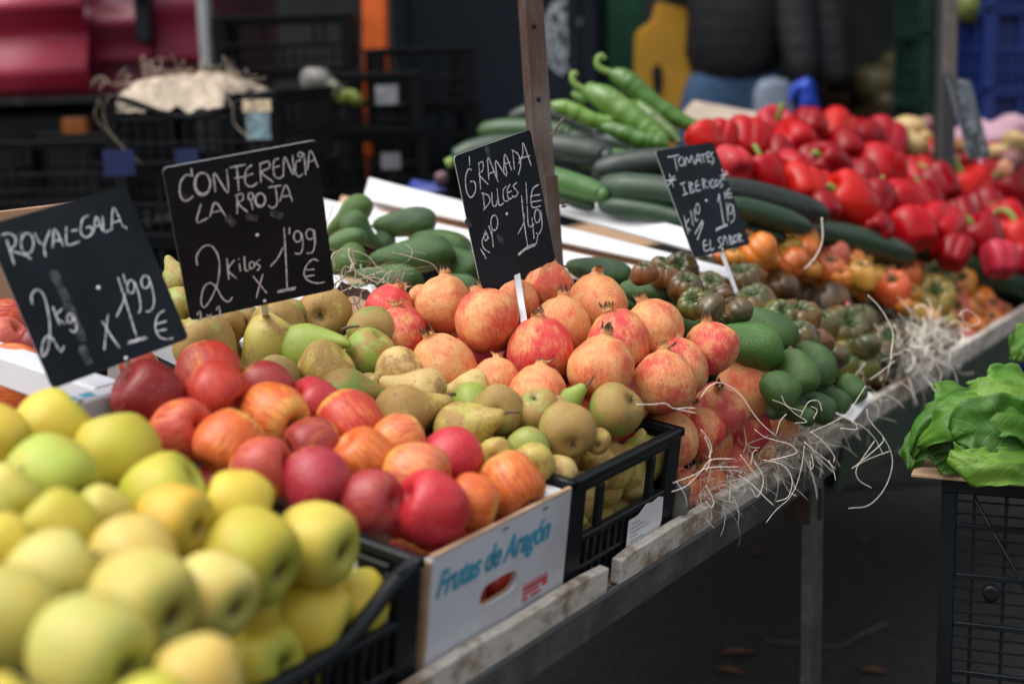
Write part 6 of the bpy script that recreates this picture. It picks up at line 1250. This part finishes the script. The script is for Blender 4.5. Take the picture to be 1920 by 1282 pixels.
for P, b, c, l in (((1), (.365, .425, .001, .004, .06, .12), (.16, .26, .30), 'pale blue and green picture label on the top crate'), ((1), (.36, .43, .001, .004, .122, .15), (.55, .45, .30), 'cream tag above the picture label')):
    tag(obj('crate_label', boxes('crate_label', [b], 0), simple('crate_label_print', c, .5, .5, 60), None, mw @ Matrix.Translation((0, -.009, 0))), l, 'label')
for x, y, d, s, c, l in ((725, 178, 3.85, .030, (.55, .58, .66), 'bright white label on a crate beneath the orange bar'), (733, 302, 3.85, .026, (.40, .42, .48), 'dull white label lower down, above the white-lined tray'), (223, 305, 3.3, .035, (.02, .04, .22), 'blue sticker on a crate at left'), (350, 296, 3.3, .026, (.02, .04, .18), 'second blue sticker, at the second price board')):
    tag(obj('crate_label', boxes('crate_label', [(-s, s, -.001, .001, -s * .85, s * .85)], 0), simple('faded_label', tuple(q_ * .45 for q_ in c), .6, .2, 30), None, bframe(x, y, d, 8)), l, 'label')
for i, (x, y, r, c) in enumerate([(640, 180, 16, (.10, .22, .02)), (660, 184, 15, (.14, .26, .03)), (615, 176, 15, (.06, .16, .02)), (590, 150, 24, (.16, .20, .22)), (615, 165, 20, (.10, .15, .12))]):
    tuber('green_vegetable', x, y, r, 3.88, c, ['light green vegetable in the narrow crate, right one', 'brightest green vegetable in the narrow crate', 'dark green vegetable in the narrow crate', 'greyish bag bulge in the narrow crate', 'grey-green bag in the narrow crate'][i], 'vegetable', (1, 1.5, .9))
tag(obj('orange_bar', boxes('orange_bar', [(-.04, .04, -.03, .03, -2.2, .75)], .01), simple('bright_orange_paint', (.75, .13, .015), .45, .08), None, Matrix.Translation(at(713, 85, 4.6)) @ Matrix.Translation((0, 0, .42)) @ Matrix.Rotation(R(2), 4, 'Y')), 'bright orange upright bar above the black crates', 'bar')
# container with recycling sign
cont = gbase(752, 4.9, -3); ct = tag(empty('recycling_container', cont), 'big dark blue-grey recycling container with a white arrow emblem', 'container'); DKB = simple('dark_slate_paint', (.009, .014, .022), .6, .2, 1.5, spec=.15)
Wc = (at(1135, 300, 4.9) - at(752, 300, 4.9)).length
obj('body', boxes('body', [(0, Wc, 0, 1.2, .08, 1.95)], .03), DKB, ct); obj('lid', boxes('lid', [(-.02, Wc + .02, -.02, 1.22, 1.952, 2.06)], .03), DKB, ct); obj('side_rib', boxes('side_rib', [(.02, .05, -.018, -.001, .1, 1.9), (Wc - .12, Wc - .08, -.018, -.001, .1, 1.9)], .004), DKB, ct)
for wx in (.1, Wc - .1): o = obj('wheel', lathe('wheel', [(.2, .5), (.9, .45), (1, .2), (1, -.2), (.9, -.45), (.2, -.5)], 18), M['black_plastic'], ct); o.matrix_basis = Matrix.Translation((wx, .1, .082)) @ Matrix.Rotation(math.pi / 2, 4, 'Y') @ Matrix.Scale(.08, 4)
ci = cont.inverted(); vs, fs = [], []; wht = simple('faded_white_emblem', (.30, .35, .38), .6, .3, 20)
def cpt(x, y): p = ci @ on_plane(x, y, cont @ Vector((0, -.004, 0)), (cont.to_3x3() @ Vector((0, 1, 0)))); return p
for s in ([(1024, 40), (1040, 8), (1062, 4), (1080, 30)], [(1070, 8), (1086, 42), (1074, 60)], [(1024, 40), (1022, 64), (1036, 70)], [(1036, 70), (1046, 52), (1030, 44), (1024, 58)], [(1074, 60), (1056, 46), (1066, 78)], [(1026, 72), (1030, 116), (1052, 136), (1074, 116), (1078, 84)], [(1044, 74), (1054, 120), (1066, 78)], [(1040, 88), (1030, 96), (1050, 112)], [(1044, 12), (1054, 40), (1068, 16)]):
    P = [cpt(*p) for p in s]
    for a, b in zip(P, P[1:]):
        d = (b - a).normalized(); s_ = Vector((-d.z, 0, d.x)) * .008; k = len(vs); vs += [a - s_ - d * .004, a + s_ - d * .004, b + s_ + d * .004, b - s_ + d * .004]; fs.append((k, k + 1, k + 2, k + 3))
obj('arrow_emblem', mesh('arrow_emblem', vs, fs, False), wht, ct)
# green box, yellow board, person
tag(obj('green_bin', boxes('green_bin', [(0, .14, 0, .3, 1.22, 1.9), (-.02, .16, -.01, .31, 1.901, 1.95), (.0, .14, .0, .3, .001, 1.219)], .01), simple('deep_green_plastic', (.015, .12, .055), .4, .15), None, gbase(1140, 5.3)), 'deep green bin between the container and the yellow panel', 'bin')
YM = simple('worn_yellow_paint', (.38, .20, .012), .5, .12, 6, dirt=(.25, .14, .02)); yp = gbase(1190, 4.7, 8); yr = tag(empty('yellow_panel', yp), 'yellow panel with dark lettering blot, beside the person', 'panel')
zz = lambda y, d=4.7: at(1240, y, d).z
def pan(name, pts, mat, y=0, th=.05):
    n = len(pts); vs = [(a, y, b) for a, b in pts] + [(a, y + th, b) for a, b in pts]; fs = [tuple(range(n)), tuple(range(n, 2 * n))[::-1]] + [(i, i + n, (i + 1) % n + n, (i + 1) % n) for i in range(n)]
    m = mesh(name, vs, fs, False); bm = bmesh.new(); bm.from_mesh(m); bmesh.ops.recalc_face_normals(bm, faces=bm.faces); bmesh.ops.bevel(bm, geom=bm.edges[:], offset=.008, segments=2, affect='EDGES'); bm.to_mesh(m); bm.free(); return obj(name, m, mat, yr)
X = lambda px: (px - 1190) / FPX * 4.7
pan('panel_body', [(X(1195), zz(210)), (X(1200), zz(60)), (X(1232), zz(40)), (X(1240), zz(5)), (X(1300), zz(22)), (X(1302), zz(60)), (X(1292), zz(100)), (X(1312), zz(140)), (X(1308), zz(210))], YM)
pan('panel_foot', [(X(1215), .002), (X(1215), zz(212)), (X(1290), zz(212)), (X(1290), .002)], YM)
pan('dark_mark', [(X(1228), zz(178)), (X(1226), zz(125)), (X(1240), zz(118)), (X(1246), zz(150)), (X(1240), zz(180))], M['slate'], -.006, .004)
tag(obj('blue_box', boxes('blue_box', [(0, .25, 0, .2, .5, 1.16), (.0, .25, .0, .2, .001, .499)], .01), simple('dark_blue_plastic', (.01, .03, .16), .4), None, gbase(1120, 5.6)), 'small dark blue box low behind the long green peppers', 'box')
tag(obj('pallet_platform', boxes('pallet_platform', [(-.6, .7, -.35, 1.1, .2, .235)] + [(-.6 + i * .6, -.5 + i * .6, -.35, 1.1, .002, .199) for i in range(3)], .003), simple('dark_pallet_wood', (.03, .025, .02), .8, .3, 20), None, gbase(1400, 4.75)), 'low dark platform the people behind stand on', 'platform')
# person: one continuous skinned body, clothes as children
def skin(name, joints, edges, mat, parent=None, mw=None, lvl=2, root_i=0):
    me = bpy.data.meshes.new(name); me.from_pydata([j[0] for j in joints], edges, []); me.update()
    o = obj(name, me, mat, parent, mw); md = o.modifiers.new('skin', 'SKIN'); md.use_smooth_shade = True
    for i, j in enumerate(joints):
        r_ = j[1]; me.skin_vertices[0].data[i].radius = r_ if isinstance(r_, tuple) else (r_, r_)
    me.skin_vertices[0].data[root_i].use_root = True
    s = o.modifiers.new('sub', 'SUBSURF'); s.levels = lvl; s.render_levels = lvl
    return o
SKIN = simple('skin_tone', (.42, .24, .16), .5, .08, 5)
pm = gbase(1375, 4.75, 0) @ Matrix.Translation((0, 0, .26)); pe = tag(empty('person', pm), 'person in a black puffer jacket and jeans, blue-gloved hand hanging, behind the peppers', 'person')
J = [((0, 0, .95), (.10, .09)), ((0, 0, 1.15), (.11, .10)), ((0, 0, 1.38), (.13, .10)), ((0, 0, 1.47), (.06, .06)), ((0, -.01, 1.56), (.048, .052)), ((0, -.02, 1.66), (.078, .095)), ((0, -.01, 1.78), (.078, .098)),
     ((-.13, .04, 1.43), .06), ((-.15, .10, 1.20), .045), ((-.14, .05, 1.0), .033), ((-.13, .03, .92), .028), ((.15, -.02, 1.43), .06), ((.19, -.08, 1.22), .045), ((.20, -.16, 1.06), .030), ((.205, -.165, 1.02), .024),
     ((-.09, 0, .88), .07), ((-.11, -.01, .50), .05), ((-.11, .02, .10), .04), ((-.11, -.10, .04), .035), ((.09, 0, .88), .07), ((.11, -.02, .50), .05), ((.11, .02, .10), .04), ((.11, -.10, .04), .035)]
Ed = [(0, 1), (1, 2), (2, 3), (3, 4), (4, 5), (5, 6), (2, 7), (7, 8), (8, 9), (9, 10), (2, 11), (11, 12), (12, 13), (13, 14), (0, 15), (15, 16), (16, 17), (17, 18), (0, 19), (19, 20), (20, 21), (21, 22)]
skin('body', J, Ed, SKIN, pe)
n = N('black_puffer_cloth'); v = n.coords(rnd=False); w2 = n.nd('TexWave'); n.t.links.new(v, w2.inputs[0]); w2.bands_direction = 'Z'; w2.inputs[1].default_value = 5.5; w2.inputs[2].default_value = 1.2
PUF = n.set((.010, .011, .014), .6, spec=.25); n.bump(n.math('ADD', n.math('MULTIPLY', w2.outputs[1], .08), n.noise(v, 7, 4, .6, 1.0)), .5, .015)
DEN = simple('blue_denim', (.018, .055, .12), .8, .3, 30); 
skin('puffer_jacket', [((0, 0, .96), (.17, .155)), ((0, 0, 1.14), (.18, .165)), ((0, 0, 1.38), (.18, .15)), ((0, 0, 1.50), (.10, .10)), ((-.15, .04, 1.43), .09), ((-.15, .10, 1.20), .08), ((-.14, .06, .96), .055), ((.15, -.02, 1.43), .10), ((.18, -.08, 1.24), .088), ((.205, -.165, .98), .055)],
     [(0, 1), (1, 2), (2, 3), (2, 4), (4, 5), (5, 6), (2, 7), (7, 8), (8, 9)], PUF, pe)
skin('jeans', [((0, 0, 1.14), (.13, .12)), ((0, 0, .96), (.165, .155)), ((-.10, 0, .84), (.11, .12)), ((-.11, -.01, .50), .085), ((-.11, .02, .12), .075), ((.10, 0, .84), (.11, .12)), ((.11, -.02, .50), .085), ((.11, .02, .12), .075)], [(0, 1), (1, 2), (2, 3), (3, 4), (1, 5), (5, 6), (6, 7)], DEN, pe)
HAIR = simple('dark_hair', (.02, .014, .01), .6)
HJ = [((0, .05, 1.64), (.085, .07)), ((0, .045, 1.74), (.095, .085)), ((0, .015, 1.83), (.09, .10))]
skin('hair', HJ, [(0, 1), (1, 2)], HAIR, pe)
for sx in (-1, 1): skin('shoe', [((sx * .11, .05, .05), .05), ((sx * .11, -.08, .045), .05), ((sx * .11, -.16, .04), .04)], [(0, 1), (1, 2)], M['black_plastic'], pe)
skin('grey_apron', [((.10, -.17, 1.02), (.07, .02)), ((.10, -.19, .75), (.08, .02)), ((.10, -.18, .45), (.08, .02))], [(0, 1), (1, 2)], simple('grey_plastic_apron', (.16, .20, .26), .5, .3, 10), pe, lvl=1)
GL = simple('blue_rubber_glove', (.02, .07, .50), .4, .1)
def hand(base, dirv, side, mat, nm):
    b = Vector(base); d = Vector(dirv).normalized(); s = Vector(side).normalized(); up_ = d.cross(s)
    js = [(tuple(b), (.030, .026)), (tuple(b + d * .05), (.042, .024)), (tuple(b + d * .095), (.040, .02))]; es = [(0, 1), (1, 2)]
    for k, L in enumerate((.062, .072, .068, .052)):
        o_ = s * (.030 - .020 * k); r0 = len(js); js += [(tuple(b + d * .10 + o_), .011), (tuple(b + d * (.10 + L * .5) + o_ + up_ * .008), .0105), (tuple(b + d * (.10 + L * .85) + o_ + up_ * .028), .009)]; es += [(2, r0), (r0, r0 + 1), (r0 + 1, r0 + 2)]
    r0 = len(js); js += [(tuple(b + d * .03 + s * .045), .014), (tuple(b + d * .07 + s * .06 + up_ * .012), .012), (tuple(b + d * .10 + s * .055 + up_ * .025), .010)]; es += [(1, r0), (r0, r0 + 1), (r0 + 1, r0 + 2)]
    return skin(nm, js, es, mat, pe, lvl=1)
hand((.207, -.168, 1.02), (.06, -.05, -1), (-.9, -.4, 0), GL, 'glove'); hand((-.135, .04, .95), (0, -.1, -1), (.8, -.6, 0), GL, 'glove')
for sx in (-1, 1): o = obj('eye', lathe('eye', [(.1, .9), (.6, .8), (1, 0), (.6, -.8), (.1, -.9)], 10), M['slate'], pe); o.matrix_basis = Matrix.Translation((sx * .03, -.102, 1.71)) @ Matrix.Scale(.009, 4)
skin('nose', [((0, -.105, 1.69), .011), ((0, -.125, 1.665), .014)], [(0, 1)], SKIN, pe, lvl=1)
# second figure behind, only a dark sleeve shows
pm2 = gbase(1450, 5.35, 0) @ Matrix.Translation((0, 0, .26)); pe2 = tag(empty('person', pm2), 'second person in dark clothes, sleeve showing right of the first', 'person')
skin('body', J, Ed, SKIN, pe2); skin('hair', HJ, [(0, 1), (1, 2)], HAIR, pe2); skin('nose', [((0, -.105, 1.69), .011), ((0, -.125, 1.665), .014)], [(0, 1)], SKIN, pe2, lvl=1)
for sx in (-1, 1): o = obj('eye', lathe('eye', [(.1, .9), (.6, .8), (1, 0), (.6, -.8), (.1, -.9)], 10), M['slate'], pe2); o.matrix_basis = Matrix.Translation((sx * .03, -.102, 1.71)) @ Matrix.Scale(.009, 4)
skin('dark_coat', [((0, 0, .70), (.19, .16)), ((0, 0, 1.12), (.20, .16)), ((0, 0, 1.36), (.21, .15)), ((0, 0, 1.50), (.09, .09)), ((-.13, .04, 1.43), .09), ((-.15, .10, 1.20), .08), ((-.14, .05, .92), .055), ((.15, -.02, 1.43), .10), ((.19, -.08, 1.22), .085), ((.205, -.165, .94), .06)],
     [(0, 1), (1, 2), (2, 3), (2, 4), (4, 5), (5, 6), (2, 7), (7, 8), (8, 9)], PUF, pe2)
skin('trousers', [((0, 0, .72), (.16, .14)), ((-.10, 0, .70), (.10, .11)), ((-.11, -.01, .45), .08), ((-.11, .02, .08), .07), ((.10, 0, .70), (.10, .11)), ((.11, -.02, .45), .08), ((.11, .02, .08), .07)], [(0, 1), (1, 2), (2, 3), (0, 4), (4, 5), (5, 6)], simple('dark_trouser_cloth', (.012, .013, .016), .8), pe2)
# right background
BK = simple('brown_wicker', (.08, .045, .02), .8, .4, 40, .4)
for i, (x, y, s) in enumerate([(1560, 200, .13), (1600, 192, .12)]):
    o = tag(empty('wicker_basket', Matrix.Translation(at(x, y, 5.6)) @ Matrix.Scale(s, 4)), ['brown basket just right of the blue glove, nearer the person', 'brown basket farther from the blue glove'][i], 'basket', 'baskets on the dark stall behind')
    obj('basket_bowl', lathe('basket_bowl', [(.86, .42), (.95, .5), (1.03, .45), (.98, .2), (.85, -.3), (.7, -.5), (.1, -.52)], 22), BK, o); obj('basket_rim', tube('basket_rim', [(math.cos(a / 20 * 6.3), math.sin(a / 20 * 6.3), .48) for a in range(21)], .06, 6), BK, o)
tag(obj('dark_stall', boxes('dark_stall', [(0, 3.4, 0, .9, .95, 1.0), (.05, .1, .05, .1, .002, .949), (3.3, 3.35, .05, .1, .002, .949), (0, 3.4, .85, .9, 1.001, 2.6)], .005), simple('dark_stall_boards', (.012, .014, .012), .8, .4, 6), None, gbase(1500, 5.5, 0)), 'dark stall with a back wall behind the person', 'stall')
for i, (x, y, s, c) in enumerate([(1650, 170, .10, (.02, .05, .012)), (1700, 150, .11, (.015, .04, .012)), (1660, 215, .10, (.03, .035, .015))]):
    tuber('dark_bunch', x, y, 60, 5.45, c, ['dim green bunch on the dark stall, left one', 'dim green bunch on the dark stall, right one', 'dim olive bunch on the dark stall, lowest'][i], 'vegetable', (1, 1.1, .8))
GRC = simple('dark_green_crate_plastic', (.006, .035, .025), .5, .3)
def bcol(x, d, n, Lx, h_, mat, label, group, z0_=.003, rz=0):
    m0 = gbase(x, d, rz)
    for i in range(n):
        crate(m0 @ Matrix.Translation((0, 0, z0_ + i * (h_ + .003))), Lx, .36, h_, label + (', lowest' if i == 0 else ', ' + ordinal(i + 1) + ' from the ground'), group, slats=True, name='stacking_crate', mat=mat, step=.028)
        obj('inner_load', boxes('inner_load', [(.02, Lx - .02, .03, .33, .012, h_ - .025)], .01), mat, [o for o in bpy.data.objects if o.name.startswith('stacking_crate')][-1] if False else None, m0 @ Matrix.Translation((0, 0, z0_ + i * (h_ + .003)))) and tag(bpy.data.objects[-1] if False else LASTOBJ(), 'load inside the ' + ordinal(i + 1) + ' lowest ' + ('blue crate at the right edge' if 'blue' in label else 'green crate behind the dark post'), 'load', 'loads in the stacked crates')
def LASTOBJ(): return col.objects[-1]
bcol(1838, 4.4, 8, .42, .24, simple('royal_blue_plastic', (.004, .018, .13), .5, .15), 'royal blue crate of the right edge stack', 'blue crates stacked at the right edge')
bcol(1722, 4.8, 8, .22, .23, GRC, 'dark green crate of the stack behind the dark post', 'dark green crates behind the dark post')
tag(obj('green_netting', mesh('green_netting', *[(lambda v_, f_: (v_, f_))(*tube_geo(cat_rom([at(1795, 5, 4.5), at(1820, 14, 4.4), at(1860, 2, 4.5), at(1880, -30, 4.6)], 6), .05, 10))][0]), simple('yellow_green_net', (.10, .13, .02), .7, .6, 70)), 'dim yellow-green netting at the top beside the blue crates', 'netting')
# purple/blue things on the tray end
o = tuber('aubergine', 828, 335, 14, 3.1, (.03, .008, .07), 'purple aubergine end behind the third price board', 'aubergine', (1, 1.2, 1))
tag(obj('blue_bag', lathe('blue_bag', smoothpts([(.04, .5), (.5, .45), (.95, .1), (1, -.3), (.5, -.5), (.04, -.5)], 3), 20, lump(8, .6, 2)), simple('blue_plastic_bag', (.03, .05, .25), .4, .3, 20), None, zframe((0, 0, 1), at(800, 352, 3.15), (.06, .035, .025))), 'blue plastic bag by the purple aubergine', 'bag')
# far dark facade closes the street
fw = gbase(960, 14, 0); tag(obj('far_wall', boxes('far_wall', [(-16, 16, 0, .4, .002, 4.2)], .01), simple('dark_far_facade', (.014, .015, .017), .9, .5, .8), None, fw), 'dark shop front wall closing the street far behind', 'wall')
cnp = tag(empty('shade_awning', Matrix.Translation((0, 0, 0))), 'dark awning added overhead, out of view, to shade the background', 'awning')  # unseen awning, added to keep the background dark
obj('awning_cloth', boxes('awning_cloth', [(-3.2, 3.6, 5.2, 9.5, 2.75, 2.78)], .005), simple('dark_awning_cloth', (.02, .025, .03), .8), cnp)
for x_ in (-3.15, 3.55):
    for y_ in (5.25, 9.4): obj('awning_post', boxes('awning_post', [(x_ - .02, x_ + .02, y_ - .02, y_ + .02, .002, 2.749)], .002), M['steel'], cnp)
